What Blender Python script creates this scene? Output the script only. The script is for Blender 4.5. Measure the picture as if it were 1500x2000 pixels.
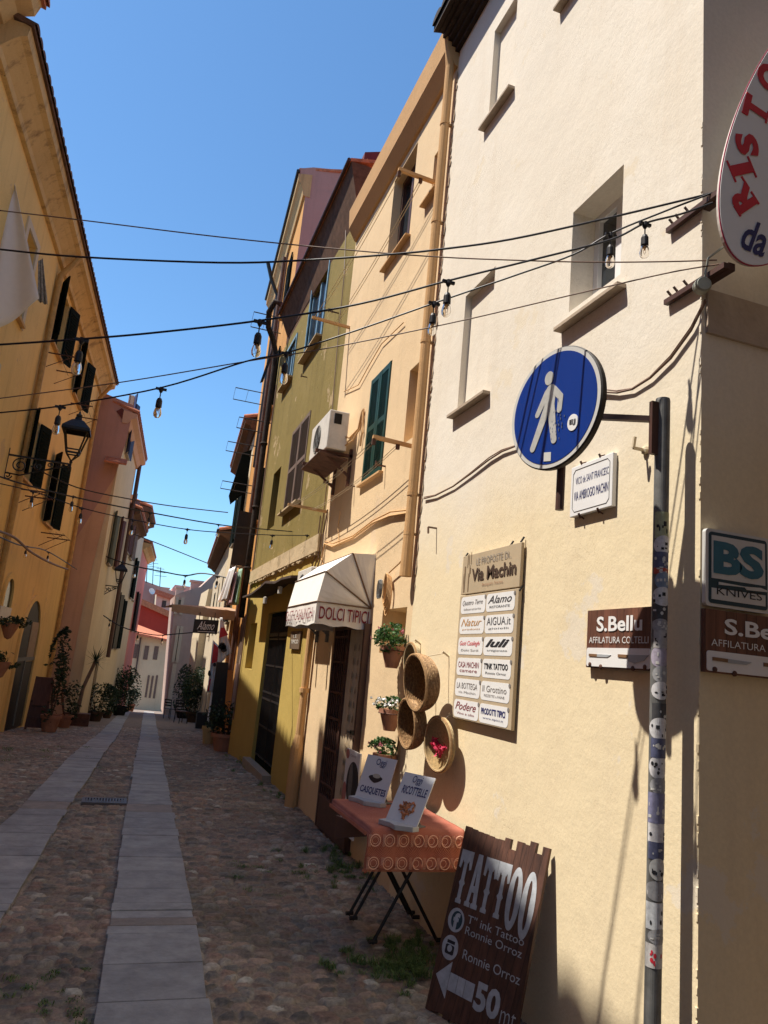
import bpy, math, random
import numpy as np
from mathutils import Vector, Matrix
random.seed(7); RND = random.Random(11)
scn = bpy.context.scene
for o in list(bpy.data.objects): bpy.data.objects.remove(o)
COL = scn.collection
V = Vector
rad = math.radians
# ---------------------------------------------------------------- camera
FPX, PITCH, ROLL, YAW, CAMH = 1445.7, 0.204704, 0.0948387, 0.3138774, 1.6
cf = V((math.sin(YAW)*math.cos(PITCH), math.cos(YAW)*math.cos(PITCH), math.sin(PITCH)))
cr0 = V((math.cos(YAW), -math.sin(YAW), 0)); cu0 = cr0.cross(cf)
cr = math.cos(ROLL)*cr0 + math.sin(ROLL)*cu0
cu = -math.sin(ROLL)*cr0 + math.cos(ROLL)*cu0
CAM = V((0, 0, CAMH))
cam = bpy.data.cameras.new('camera'); camo = bpy.data.objects.new('camera', cam); COL.objects.link(camo)
m = Matrix((cr, cu, -cf)).transposed().to_4x4(); m.translation = CAM; camo.matrix_world = m
cam.sensor_fit = 'HORIZONTAL'; cam.sensor_width = 36; cam.lens = 36*FPX/1500; cam.clip_end = 3000; cam.clip_start = .05
scn.camera = camo
scn.render.resolution_x = 768; scn.render.resolution_y = 1024
# ---------------------------------------------------------------- sky, sun, exposure
SUN = V((-1.0, 0.30, 2.02)).normalized()
w = bpy.data.worlds.new('World'); scn.world = w; w.use_nodes = True
nt = w.node_tree; bg = nt.nodes['Background']
sky = nt.nodes.new('ShaderNodeTexSky'); sky.sky_type = 'NISHITA'; sky.sun_disc = False
sky.sun_elevation = math.asin(SUN.z); sky.sun_rotation = math.atan2(SUN.x, SUN.y)
sky.air_density = 1.0; sky.dust_density = 0.2; sky.ozone_density = 1.5; sky.altitude = 20
mxs = nt.nodes.new('ShaderNodeMix'); mxs.data_type = 'RGBA'; mxs.blend_type = 'MULTIPLY'; mxs.inputs[0].default_value = 1; mxs.inputs[7].default_value = (.53, .745, .86, 1)
nt.links.new(sky.outputs[0], mxs.inputs[6]); nt.links.new(mxs.outputs[2], bg.inputs[0]); bg.inputs[1].default_value = 0.105
sl = bpy.data.lights.new('sun', 'SUN'); sl.energy = 3.3; sl.angle = rad(.55); sl.color = (1, .93, .82)
so = bpy.data.objects.new('sun', sl); COL.objects.link(so); so.rotation_euler = SUN.to_track_quat('Z', 'Y').to_euler(); so.location = (0, 0, 30)
scn.view_settings.view_transform = 'Standard'; scn.view_settings.look = 'None'
scn.view_settings.gamma = 1; scn.view_settings.exposure = 1.18

# ---------------------------------------------------------------- projection helpers (photo pixel -> real plane)
def ray(x, y): return (x-750)/FPX*cr - (y-1000)/FPX*cu + cf
class Frame:
    "vertical facade plane: u along it, v height, d outwards"
    def __init__(s, o, dr, nr):
        s.o = V(o); s.d = V(dr).normalized(); s.n = V(nr).normalized()
    def P(s, u, v, d=0): return s.o + s.d*u + s.n*d + V((0, 0, v))
    def at(s, x, y, d=0):
        r = ray(x, y); o = s.o + s.n*d
        t = (o-CAM).dot(s.n)/r.dot(s.n); p = CAM + r*t - o
        return p.dot(s.d), p.z
    def pt(s, x, y, d=0):
        u, v = s.at(x, y, d); return s.P(u, v, d)
FR = Frame((2.1, 0, 0), (0, 1, 0), (-1, 0, 0))           # right-hand facades, near
FC = Frame((2.1, 2.36, 0), (1, 0, 0), (0, -1, 0))        # shaded side of the corner house
F2 = Frame((2.2, 14.4, 0), (.065, 1, 0), (-1, .065, 0))  # right-hand facades, further
FL = Frame((-3.3, 0, 0), (.065, 1, 0), (1, -.065, 0))    # left-hand facades
def YF(y): return Frame((0, y, 0), (1, 0, 0), (0, -1, 0))
def zg(y):
    if y < 8: return 0.0
    if y < 14: return -.065*(y-8)**2/12
    return -.065*3 - .065*(y-14)
def gpt(x, y):
    r = ray(x, y); t = -CAMH/r.z
    for _ in range(30):
        p = CAM + r*t; t = (zg(p.y)-CAMH)/r.z*.6 + t*.4
    return CAM + r*t

# ---------------------------------------------------------------- mesh builder
def inv_parent_origin(parent):
    o = V((0, 0, 0))
    while parent: o += V(parent.location); parent = parent.parent
    return o
class MB:
    def __init__(s): s.v = []; s.f = []; s.smooth = False
    def quad(s, a, b, c, d):
        n = len(s.v); s.v += [V(a), V(b), V(c), V(d)]; s.f.append((n, n+1, n+2, n+3))
    def poly(s, pts):
        n = len(s.v); s.v += [V(p) for p in pts]; s.f.append(tuple(range(n, n+len(pts))))
    def hexa(s, p):   # 8 points: bottom loop 0-3, top loop 4-7
        n = len(s.v); s.v += [V(q) for q in p]
        for f in ((0,3,2,1),(4,5,6,7),(0,1,5,4),(1,2,6,5),(2,3,7,6),(3,0,4,7)): s.f.append(tuple(n+i for i in f))
        return s
    def fbox(s, fr, u0, u1, v0, v1, d0, d1):
        P = fr.P
        return s.hexa([P(u0,v0,d0),P(u1,v0,d0),P(u1,v0,d1),P(u0,v0,d1),P(u0,v1,d0),P(u1,v1,d0),P(u1,v1,d1),P(u0,v1,d1)])
    def box(s, a, b):
        x0,y0,z0 = a; x1,y1,z1 = b
        return s.hexa([(x0,y0,z0),(x1,y0,z0),(x1,y1,z0),(x0,y1,z0),(x0,y0,z1),(x1,y0,z1),(x1,y1,z1),(x0,y1,z1)])
    def beam(s, a, b, w, h=None, up=(0,0,1)):
        a = V(a); b = V(b); t = (b-a).normalized(); up = V(up)
        if abs(t.dot(up)) > .98: up = V((1, 0, 0))
        x = t.cross(up).normalized()*w/2; y = x.cross(t).normalized()*(h or w)/2
        return s.hexa([a-x-y,a+x-y,a+x+y,a-x+y,b-x-y,b+x-y,b+x+y,b-x+y])
    def prism(s, pts, vec):
        n = len(pts); k = len(s.v); vec = V(vec); s.v += [V(p) for p in pts] + [V(p)+vec for p in pts]
        s.f.append(tuple(range(k, k+n))); s.f.append(tuple(range(k+2*n-1, k+n-1, -1)))
        for i in range(n): j = (i+1) % n; s.f.append((k+j, k+i, k+n+i, k+n+j))
        return s
    def tube(s, pts, r, n=8, cap=True):
        pts = [V(p) for p in pts]; k = len(s.v); N = len(pts)
        up = V((0, 0, 1)); prev = None
        for i, p in enumerate(pts):
            t = (pts[min(i+1, N-1)] - pts[max(i-1, 0)]).normalized()
            if prev is None:
                a = t.cross(up if abs(t.z) < .95 else V((1, 0, 0))).normalized()
            else: a = (prev - t*prev.dot(t)).normalized()
            prev = a; b = t.cross(a); rr = r[i] if isinstance(r, (list, tuple)) else r
            for j in range(n):
                q = 2*math.pi*j/n; s.v.append(p + a*math.cos(q)*rr + b*math.sin(q)*rr)
        for i in range(N-1):
            for j in range(n):
                s.f.append((k+i*n+j, k+i*n+(j+1) % n, k+(i+1)*n+(j+1) % n, k+(i+1)*n+j))
        if cap: s.f.append(tuple(k+j for j in reversed(range(n)))); s.f.append(tuple(k+(N-1)*n+j for j in range(n)))
        return s
    def lathe(s, c, prof, n=20, ax=(0,0,1), xx=None):
        c = V(c); ax = V(ax).normalized(); a = V(xx).normalized() if xx else ax.cross(V((0,1,0)) if abs(ax.y) < .9 else V((1,0,0))).normalized(); b = ax.cross(a); k = len(s.v)
        for r, z in prof:
            for j in range(n):
                q = 2*math.pi*j/n; s.v.append(c + ax*z + (a*math.cos(q)+b*math.sin(q))*r)
        for i in range(len(prof)-1):
            for j in range(n): s.f.append((k+i*n+j, k+i*n+(j+1) % n, k+(i+1)*n+(j+1) % n, k+(i+1)*n+j))
        return s
    def leaf(s, c, size, rnd, aspect=.5, flat=0):
        c = V(c); a = V((rnd.gauss(0,1), rnd.gauss(0,1), rnd.gauss(0,.8))).normalized()
        b = a.cross(V((rnd.gauss(0,1), rnd.gauss(0,1), rnd.gauss(0,1)))).normalized()
        n = len(s.v); s.v += [c-a*size*.5, c+b*size*aspect*.5, c+a*size*.5, c-b*size*aspect*.5+a.cross(b)*size*.12]; s.f.append((n, n+1, n+2, n+3))
    def build(s, name, mat, parent=None, smooth=None, bevel=0):
        org = inv_parent_origin(parent)
        me = bpy.data.meshes.new(name); me.from_pydata([tuple(p-org) for p in s.v], [], s.f); me.validate()
        if mat: me.materials.append(mat)
        o = bpy.data.objects.new(name, me); COL.objects.link(o)
        if parent: o.parent = parent
        if smooth or (smooth is None and s.smooth):
            for p in me.polygons: p.use_smooth = True
        if bevel:
            b = o.modifiers.new('bevel', 'BEVEL'); b.width = bevel; b.segments = 2; b.limit_method = 'ANGLE'
        return o
def thing(name, label, cat, loc=(0, 0, 0), group=None, kind=None):
    o = bpy.data.objects.new(name, None); COL.objects.link(o); o.location = V(loc); o.empty_display_size = .1
    return tag(o, label, cat, group, kind)
def tag(o, label=None, cat=None, group=None, kind=None):
    if label: o['label'] = label
    if cat: o['category'] = cat
    if group: o['group'] = group
    if kind: o['kind'] = kind
    return o
def solo(name, mb, mat, label, cat, group=None, kind=None, **k):
    "a thing that is one mesh: origin at its lowest point"
    lo = min(p.z for p in mb.v); cx = sum(p.x for p in mb.v)/len(mb.v); cy = sum(p.y for p in mb.v)/len(mb.v)
    off = V((cx, cy, lo)); mb.v = [p-off for p in mb.v]
    o = mb.build(name, mat, **k); o.location = off
    return tag(o, label, cat, group, kind)
def copy_tree(o, parent=None):
    c = o.copy(); COL.objects.link(c); c.parent = parent
    for ch in list(o.children): copy_tree(ch, c)
    return c

# ---------------------------------------------------------------- materials
MATS = {}
def newmat(name):
    m = bpy.data.materials.new(name); m.use_nodes = True; nt = m.node_tree
    return m, nt, nt.nodes['Principled BSDF']
def N(nt, t, **k):
    n = nt.nodes.new(t)
    for a, b in k.items():
        if a in n.inputs: n.inputs[a].default_value = b
        else: setattr(n, a, b)
    return n
def ramp(nt, src, stops):
    r = nt.nodes.new('ShaderNodeValToRGB'); e = r.color_ramp.elements
    while len(e) > 1: e.remove(e[-1])
    for i, (p, c) in enumerate(stops):
        q = e[0] if i == 0 else e.new(p); q.position = p; q.color = (*c, 1) if len(c) == 3 else c
    nt.links.new(src, r.inputs[0]); return r.outputs[0]
def mix(nt, fac, a, b, mode='MIX'):
    m = nt.nodes.new('ShaderNodeMix'); m.data_type = 'RGBA'; m.blend_type = mode
    L = nt.links
    for k, v in ((0, fac), (6, a), (7, b)):
        if hasattr(v, 'is_linked') or hasattr(v, 'node'): L.new(v, m.inputs[k])
        elif k == 0: m.inputs[0].default_value = v
        else: m.inputs[k].default_value = (*v, 1)
    return m.outputs[2]
def mul(c, k): return tuple(min(1, x*k) for x in c)
def plain(name, col, rough=.6, metal=0, noise=.12, scale=9, bump=0, spec=.4, bscale=40):
    if name in MATS: return MATS[name]
    m, nt, b = newmat(name); g = N(nt, 'ShaderNodeNewGeometry'); n = N(nt, 'ShaderNodeTexNoise', Scale=scale, Detail=6, Roughness=.65)
    nt.links.new(g.outputs['Position'], n.inputs['Vector'])
    c = ramp(nt, n.outputs[0], [(.3, mul(col, 1-noise)), (.7, mul(col, 1+noise))])
    nt.links.new(c, b.inputs['Base Color']); b.inputs['Roughness'].default_value = rough; b.inputs['Metallic'].default_value = metal
    b.inputs['Specular IOR Level'].default_value = spec
    if bump:
        n2 = N(nt, 'ShaderNodeTexNoise', Scale=bscale, Detail=4); nt.links.new(g.outputs['Position'], n2.inputs['Vector'])
        bp = N(nt, 'ShaderNodeBump', Strength=bump, Distance=.01); nt.links.new(n2.outputs[0], bp.inputs['Height']); nt.links.new(bp.outputs[0], b.inputs['Normal'])
    MATS[name] = m; return m
def stucco(name, col, col2=None, stain=None, peel=None, peel_amt=.0, low=None, lowz=2.8, bump=.35, streak=.25, var=.07):
    "painted render: broad blotches, weathering streaks, fine grain, cracks, chips"
    m, nt, b = newmat(name); L = nt.links
    g = N(nt, 'ShaderNodeNewGeometry'); P = g.outputs['Position']
    big = N(nt, 'ShaderNodeTexNoise', Scale=.9, Detail=5, Roughness=.6); L.new(P, big.inputs['Vector'])
    c = ramp(nt, big.outputs[0], [(.3, mul(col, 1-var)), (.5, col), (.72, col2 or mul(col, 1+var))])
    if low:
        sx = N(nt, 'ShaderNodeSeparateXYZ'); L.new(P, sx.inputs[0])
        n3 = N(nt, 'ShaderNodeTexNoise', Scale=1.1, Detail=6); L.new(P, n3.inputs['Vector'])
        a = N(nt, 'ShaderNodeMath', operation='MULTIPLY_ADD'); L.new(n3.outputs[0], a.inputs[0]); a.inputs[1].default_value = -1.0; L.new(sx.outputs[2], a.inputs[2])
        mr = N(nt, 'ShaderNodeMapRange'); L.new(a.outputs[0], mr.inputs[0]); mr.inputs[1].default_value = lowz-.85; mr.inputs[2].default_value = lowz-.15
        c = mix(nt, mr.outputs[0], low, c)
    # vertical weathering streaks
    mp = N(nt, 'ShaderNodeMapping'); mp.inputs['Scale'].default_value = (2.6, 2.6, .22); L.new(P, mp.inputs[0])
    st = N(nt, 'ShaderNodeTexNoise', Scale=1.7, Detail=7, Roughness=.7); L.new(mp.outputs[0], st.inputs['Vector'])
    sf = ramp(nt, st.outputs[0], [(.52, (0, 0, 0)), (.75, (streak,)*3)])
    c = mix(nt, sf, c, stain or mul(col, .55))
    fine = N(nt, 'ShaderNodeTexNoise', Scale=60, Detail=3); L.new(P, fine.inputs['Vector'])
    f2 = ramp(nt, fine.outputs[0], [(.3, (.93,)*3), (.7, (1, 1, 1))]); c = mix(nt, 1.0, c, f2, 'MULTIPLY')
    # small chips and pock marks
    vo = N(nt, 'ShaderNodeTexNoise', Scale=7.5, Detail=8, Roughness=.75); L.new(P, vo.inputs['Vector'])
    ch = ramp(nt, vo.outputs[0], [(.715, (0, 0, 0)), (.735, (1, 1, 1))]); c = mix(nt, ch, c, mul(col, .62))
    ck = N(nt, 'ShaderNodeTexNoise', Scale=1.5, Detail=7, Roughness=.8, Distortion=1.2); L.new(P, ck.inputs['Vector'])
    ckc = ramp(nt, ck.outputs[0], [(.4945, (1,)*3), (.4985, (.72, .68, .62)), (.5025, (1,)*3)]); pr_ = N(nt, 'ShaderNodeTexNoise', Scale=.8, Detail=2); L.new(P, pr_.inputs['Vector'])
    c = mix(nt, 1, c, mix(nt, ramp(nt, pr_.outputs[0], [(.53, (0,)*3), (.58, (1,)*3)]), (1, 1, 1), ckc), 'MULTIPLY')
    if peel:
        pn = N(nt, 'ShaderNodeTexNoise', Scale=1.6, Detail=9, Roughness=.7); L.new(P, pn.inputs['Vector'])
        pf = ramp(nt, pn.outputs[0], [(.66-peel_amt, (0, 0, 0)), (.675-peel_amt, (1, 1, 1))]); c = mix(nt, pf, c, peel)
    L.new(c, b.inputs['Base Color']); b.inputs['Roughness'].default_value = .93; b.inputs['Specular IOR Level'].default_value = .15
    # relief
    u = N(nt, 'ShaderNodeTexNoise', Scale=3.0, Detail=10, Roughness=.62); L.new(P, u.inputs['Vector'])
    g2 = N(nt, 'ShaderNodeTexNoise', Scale=85, Detail=3); L.new(P, g2.inputs['Vector'])
    ad = N(nt, 'ShaderNodeMath', operation='MULTIPLY_ADD'); L.new(g2.outputs[0], ad.inputs[0]); ad.inputs[1].default_value = .10; L.new(u.outputs[0], ad.inputs[2])
    ck = N(nt, 'ShaderNodeTexNoise', Scale=1.5, Detail=7, Roughness=.8, Distortion=1.2); L.new(P, ck.inputs['Vector'])
    cr_ = ramp(nt, ck.outputs[0], [(.494, (1,)*3), (.4985, (.86,)*3), (.503, (1,)*3)])
    pres = N(nt, 'ShaderNodeTexNoise', Scale=.8, Detail=2); L.new(P, pres.inputs['Vector'])
    pm = ramp(nt, pres.outputs[0], [(.52, (0,)*3), (.6, (1,)*3)]); cr2 = mix(nt, pm, (1, 1, 1), cr_)
    a3 = N(nt, 'ShaderNodeMath', operation='ADD'); L.new(ad.outputs[0], a3.inputs[0]); L.new(cr2, a3.inputs[1])
    bp = N(nt, 'ShaderNodeBump', Strength=bump, Distance=.035); L.new(a3.outputs[0], bp.inputs['Height']); L.new(bp.outputs[0], b.inputs['Normal'])
    MATS[name] = m; return m
def woodmat(name, a, b_, axis=2, rough=.7, plank=.075, horiz=1):
    "boards along one axis, given in object space"
    m, nt, b = newmat(name); L = nt.links; t = N(nt, 'ShaderNodeNewGeometry')
    mp = N(nt, 'ShaderNodeMapping'); sc = [9, 9, 9]; sc[axis] = .8; mp.inputs['Scale'].default_value = sc; L.new(t.outputs['Position'], mp.inputs[0])
    n = N(nt, 'ShaderNodeTexNoise', Scale=4, Detail=8, Roughness=.7); L.new(mp.outputs[0], n.inputs['Vector'])
    c = ramp(nt, n.outputs[0], [(.3, a), (.7, b_)])
    sx = N(nt, 'ShaderNodeSeparateXYZ'); L.new(t.outputs['Position'], sx.inputs[0])
    d = N(nt, 'ShaderNodeMath', operation='DIVIDE'); L.new(sx.outputs[horiz], d.inputs[0]); d.inputs[1].default_value = plank
    fl = N(nt, 'ShaderNodeMath', operation='FLOOR'); L.new(d.outputs[0], fl.inputs[0])
    wn = N(nt, 'ShaderNodeTexWhiteNoise', noise_dimensions='1D'); L.new(fl.outputs[0], wn.inputs['W'])
    tint = ramp(nt, wn.outputs[0], [(0, (.7,)*3), (1, (1.15,)*3)]); c = mix(nt, 1, c, tint, 'MULTIPLY')
    fr = N(nt, 'ShaderNodeMath', operation='FRACT'); L.new(d.outputs[0], fr.inputs[0])
    gp = ramp(nt, fr.outputs[0], [(0, (.12,)*3), (.04, (1,)*3), (.96, (1,)*3), (1, (.12,)*3)]); c = mix(nt, 1, c, gp, 'MULTIPLY')
    L.new(c, b.inputs['Base Color']); b.inputs['Roughness'].default_value = rough
    bp = N(nt, 'ShaderNodeBump', Strength=.3, Distance=.004); L.new(n.outputs[0], bp.inputs['Height']); L.new(bp.outputs[0], b.inputs['Normal'])
    MATS[name] = m; return m
def glassmat(name, tint=(.9, .9, .9), rough=.02):
    m, nt, b = newmat(name); b.inputs['Base Color'].default_value = (*tint, 1); b.inputs['Transmission Weight'].default_value = 1
    b.inputs['Roughness'].default_value = rough; b.inputs['IOR'].default_value = 1.1; MATS[name] = m; return m
def foliage(name, a, b_, rough=.55):
    m, nt, b = newmat(name); L = nt.links; g = N(nt, 'ShaderNodeNewGeometry')
    r = ramp(nt, g.outputs['Random Per Island'], [(0, a), (.6, b_), (1, mul(b_, 1.6))]); L.new(r, b.inputs['Base Color'])
    b.inputs['Roughness'].default_value = rough
    tr = N(nt, 'ShaderNodeBsdfTranslucent'); L.new(r, tr.inputs[0]); mx = N(nt, 'ShaderNodeMixShader'); mx.inputs[0].default_value = .25
    L.new(b.outputs[0], mx.inputs[1]); L.new(tr.outputs[0], mx.inputs[2]); L.new(mx.outputs[0], nt.nodes['Material Output'].inputs[0]); MATS[name] = m; return m

WHITE_W = stucco('cream_white_render', (.79, .715, .60), col2=(.82, .755, .65), low=(.80, .67, .45), lowz=2.75, bump=.24, streak=.26, stain=(.60, .48, .34), var=.03, peel=(.74, .65, .51), peel_amt=.045)
PEACH = stucco('peach_render', (.75, .56, .345), bump=.3, streak=.25, var=.06, peel=(.66, .50, .33), peel_amt=.03)
OLIVE = stucco('olive_render', (.245, .185, .060), col2=(.28, .21, .075), peel=(.42, .31, .17), peel_amt=.045, streak=.6, bump=.5)
MUSTARD = stucco('mustard_render', (.48, .345, .10), streak=.3, stain=(.33, .23, .07), bump=.35)
LEDGE = stucco('crumbling_plaster', (.55, .42, .26), peel=(.40, .30, .18), peel_amt=.08, bump=.9)
ORANGE = stucco('orange_render', (.62, .31, .10), streak=.35, bump=.35)
PINKBR = stucco('dusty_pink_render', (.46, .27, .235), streak=.5, stain=(.27, .18, .16), bump=.3)
CREAM = stucco('cream_render', (.68, .55, .36), streak=.4, bump=.35)
CREAM2 = stucco('grey_cream_render', (.64, .54, .40), streak=.5, bump=.35)
YELLOW = stucco('ochre_yellow_render', (.80, .55, .22), peel=(.66, .45, .22), peel_amt=.035, streak=.4, stain=(.42, .24, .09), bump=.3)
SALMON = stucco('salmon_render', (.60, .38, .26), streak=.4, bump=.3)
MAUVE = stucco('mauve_render', (.52, .34, .28), streak=.3, bump=.3)
REDW = stucco('red_render', (.42, .05, .035), streak=.3, bump=.3)
PINK = stucco('pink_render', (.66, .24, .20), streak=.3, bump=.3)
CORN = stucco('cornice_plaster', (.56, .36, .17), streak=.6, stain=(.16, .09, .05), bump=.5)
CORNP = stucco('peach_cornice', (.60, .36, .17), streak=.15, bump=.25)
TILE = plain('terracotta_tile', (.45, .16, .08), .85, noise=.4, scale=14, bump=.5)
ROOFDARK = plain('sooty_eave', (.035, .022, .016), .9, noise=.5, bump=.6)  # one blotchy dark brown for eave, roof and drainpipe
EAVEBR = plain('brown_eave_boards', (.13, .072, .045), .9, noise=.3, bump=.2, spec=.1)
SILL = plain('stone_sill', (.34, .27, .20), .8, noise=.15, bump=.3)
MARBLE = plain('white_marble', (.62, .58, .52), .5, noise=.1)
GREEN = plain('dark_green_paint', (.010, .052, .042), .45, noise=.25, bump=.1)
GREEN2 = plain('black_green_paint', (.005, .010, .010), .9, noise=.25, spec=.08)
BLUEW = plain('faded_blue_paint', (.20, .33, .42), .6, noise=.3)
BROWNS = plain('faded_brown_louvre', (.16, .11, .085), .7, noise=.25)
DARK = plain('dark_interior', (.016, .013, .011), .8)
BRDARK = plain('brown_interior', (.09, .05, .03), .85)
PANE = plain('window_glass', (.03, .035, .04), .08, spec=.6)
BLACK = plain('black_iron', (.012, .010, .011), .5, noise=.3)
RUST = plain('rusty_iron', (.10, .045, .03), .8, noise=.4, bump=.3)
BROWNM = plain('brown_painted_steel', (.085, .04, .03), .5, noise=.2)
GREYP = plain('galvanised_grey', (.16, .16, .155), .6, metal=.2, noise=.25, scale=20)
CABLE = plain('black_cable', (.012, .010, .014), .5)
CABLEB = plain('brown_cable', (.20, .12, .08), .6)
CORD = plain('pale_cord', (.6, .5, .35), .8)
WHITEP = plain('white_paint', (.78, .77, .76), .5, noise=.04)
WHITED = plain('dirty_white_plastic', (.66, .62, .56), .55, noise=.12, bump=.1)
CANVAS = plain('off_white_canvas', (.82, .79, .73), .9, noise=.05, bump=.15, bscale=150)
CANVASB = plain('white_valance', (.80, .76, .70), .9, noise=.04)
BRAID = plain('brown_braid', (.20, .12, .07), .9)
MAROON = plain('maroon_lettering', (.22, .02, .03), .8)
BLUE = plain('sign_blue', (.003, .035, .235), .35, noise=.06, scale=3)
SIGNW = plain('sign_white', (.60, .59, .56), .4, noise=.06)
SIGNG = plain('sign_back_grey', (.04, .035, .03), .6)
NAVY = plain('navy_lettering', (.03, .035, .14), .6)
INK = plain('black_lettering', (.02, .02, .025), .6)
INKG = plain('grey_lettering', (.22, .20, .19), .6)
REDL = plain('red_lettering', (.62, .03, .05), .6)
TEALL = plain('teal_lettering', (.03, .14, .20), .5)
TEALD = plain('dark_teal_print', (.015, .05, .07), .5)
BEIGEB = plain('beige_board', (.47, .37, .245), .6, noise=.06)
TERRA = plain('terracotta_pot', (.36, .165, .10), .85, noise=.15, bump=.2)
LEAF = foliage('green_leaves', (.02, .055, .012), (.055, .13, .03))
LEAFD = foliage('dark_leaves', (.01, .022, .01), (.025, .05, .02))
GRASSM = foliage('grass_blades', (.06, .11, .03), (.13, .20, .06))
FLW = plain('white_petals', (.8, .8, .78), .6); FLP = plain('pink_petals', (.6, .2, .25), .6)
BULB = glassmat('bulb_glass', (.95, .92, .88)); FIL = plain('amber_filament', (.65, .35, .12), .4)
BULBW = plain('frosted_bulb', (.7, .68, .66), .3)
# ---------------------------------------------------------------- lettering
_tc = {}
def glyphs(s, bold, shear, space=1.0):
    k = (s, bold, shear, space)
    if k in _tc: return _tc[k]
    cu_ = bpy.data.curves.new('t', 'FONT'); cu_.body = s; cu_.offset = bold; cu_.shear = shear; cu_.resolution_u = 3; cu_.space_character = space
    o = bpy.data.objects.new('t', cu_); COL.objects.link(o)
    dg = bpy.context.evaluated_depsgraph_get(); me = bpy.data.meshes.new_from_object(o.evaluated_get(dg))
    vs = [(v.co.x, v.co.y) for v in me.vertices]; fs = [tuple(p.vertices) for p in me.polygons]
    bpy.data.objects.remove(o); bpy.data.curves.remove(cu_); bpy.data.meshes.remove(me)
    _tc[k] = (vs, fs); return vs, fs
class Panel:
    def __init__(s, O, R, U):
        s.O = V(O); s.R = V(R).normalized(); s.U = V(U).normalized(); s.N = s.R.cross(s.U).normalized()
    def P(s, x, y, n=0): return s.O + s.R*x + s.U*y + s.N*n
    def box(s, mb, x0, x1, y0, y1, n0, n1):
        P = s.P; return mb.hexa([P(x0,y0,n0),P(x1,y0,n0),P(x1,y0,n1),P(x0,y0,n1),P(x0,y1,n0),P(x1,y1,n0),P(x1,y1,n1),P(x0,y1,n1)])
    def slab(s, mb, pts, n0, n1): return mb.prism([s.P(x, y, n1) for x, y in pts], s.N*(n0-n1))
    def disc(s, mb, x, y, rx, ry, n0, n1, k=28): return s.slab(mb, [(x+rx*math.cos(2*math.pi*i/k), y+ry*math.sin(2*math.pi*i/k)) for i in range(k)], n0, n1)
    def rrect(s, mb, x0, x1, y0, y1, r, n0, n1, k=5):
        pts = []
        for cx, cy, a in ((x1-r, y1-r, 0), (x0+r, y1-r, 90), (x0+r, y0+r, 180), (x1-r, y0+r, 270)):
            for i in range(k+1):
                q = rad(a+90*i/k); pts.append((cx+r*math.cos(q), cy+r*math.sin(q)))
        return s.slab(mb, pts, n0, n1)
    def text(s, mb, txt, x0, x1, y0, y1, n=.002, bold=0, shear=0, rot=0, space=1.0, warp=None):
        vs, fs = glyphs(txt, bold, shear, space)
        if not vs: return
        ax = min(v[0] for v in vs); bx = max(v[0] for v in vs); ay = min(v[1] for v in vs); by = max(v[1] for v in vs)
        k = len(mb.v); cx, cy = (x0+x1)/2, (y0+y1)/2; cr_, sr = math.cos(rot), math.sin(rot)
        for x, y in vs:
            X = x0+(x-ax)/(bx-ax)*(x1-x0); Y = y0+(y-ay)/(by-ay)*(y1-y0)
            if rot: X, Y = cx+(X-cx)*cr_-(Y-cy)*sr, cy+(X-cx)*sr+(Y-cy)*cr_
            if warp: X, Y = warp(X, Y)
            mb.v.append(s.P(X, Y, n))
        for f in fs: mb.f.append(tuple(k+i for i in f))
def wall_panel(fr, ul, v0=0, d=0):   # a panel on a right-hand wall: x grows towards the camera
    return Panel(fr.P(ul, v0, d), -fr.d, (0, 0, 1))

# ---------------------------------------------------------------- facade pieces
def wall_mesh(mb, fr, u0, u1, v0, v1, holes, d=0):
    us = sorted({u0, u1, *[h[i] for h in holes for i in (0, 1)]}); vs = sorted({v0, v1, *[h[i] for h in holes for i in (2, 3)]})
    us = [u for u in us if u0 <= u <= u1]; vs = [v for v in vs if v0 <= v <= v1]
    for a, b in zip(us, us[1:]):
        for c, e in zip(vs, vs[1:]):
            if any(h[0]-1e-6 <= a and b <= h[1]+1e-6 and h[2]-1e-6 <= c and e <= h[3]+1e-6 for h in holes): continue
            mb.quad(fr.P(a, c, d), fr.P(b, c, d), fr.P(b, e, d), fr.P(a, e, d))
    for h in holes:
        a, b, c, e, dep = h[:5]; P = fr.P; q = d-dep
        mb.quad(P(a,c,d), P(a,e,d), P(a,e,q), P(a,c,q)); mb.quad(P(b,c,d), P(b,c,q), P(b,e,q), P(b,e,d))
        mb.quad(P(a,e,d), P(b,e,d), P(b,e,q), P(a,e,q)); mb.quad(P(a,c,d), P(a,c,q), P(b,c,q), P(b,c,d))
        if len(h) > 5: mb.quad(P(a,c,q), P(b,c,q), P(b,e,q), P(a,e,q))
def shell(mb, fr, u0, u1, v0, v1, depth):    # the other sides of a building
    P = fr.P
    mb.quad(P(u0,v0,0), P(u0,v1,0), P(u0,v1,-depth), P(u0,v0,-depth)); mb.quad(P(u1,v0,0), P(u1,v0,-depth), P(u1,v1,-depth), P(u1,v1,0))
    mb.quad(P(u0,v0,-depth), P(u0,v1,-depth), P(u1,v1,-depth), P(u1,v0,-depth)); mb.quad(P(u0,v1,0), P(u1,v1,0), P(u1,v1,-depth), P(u0,v1,-depth))
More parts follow.
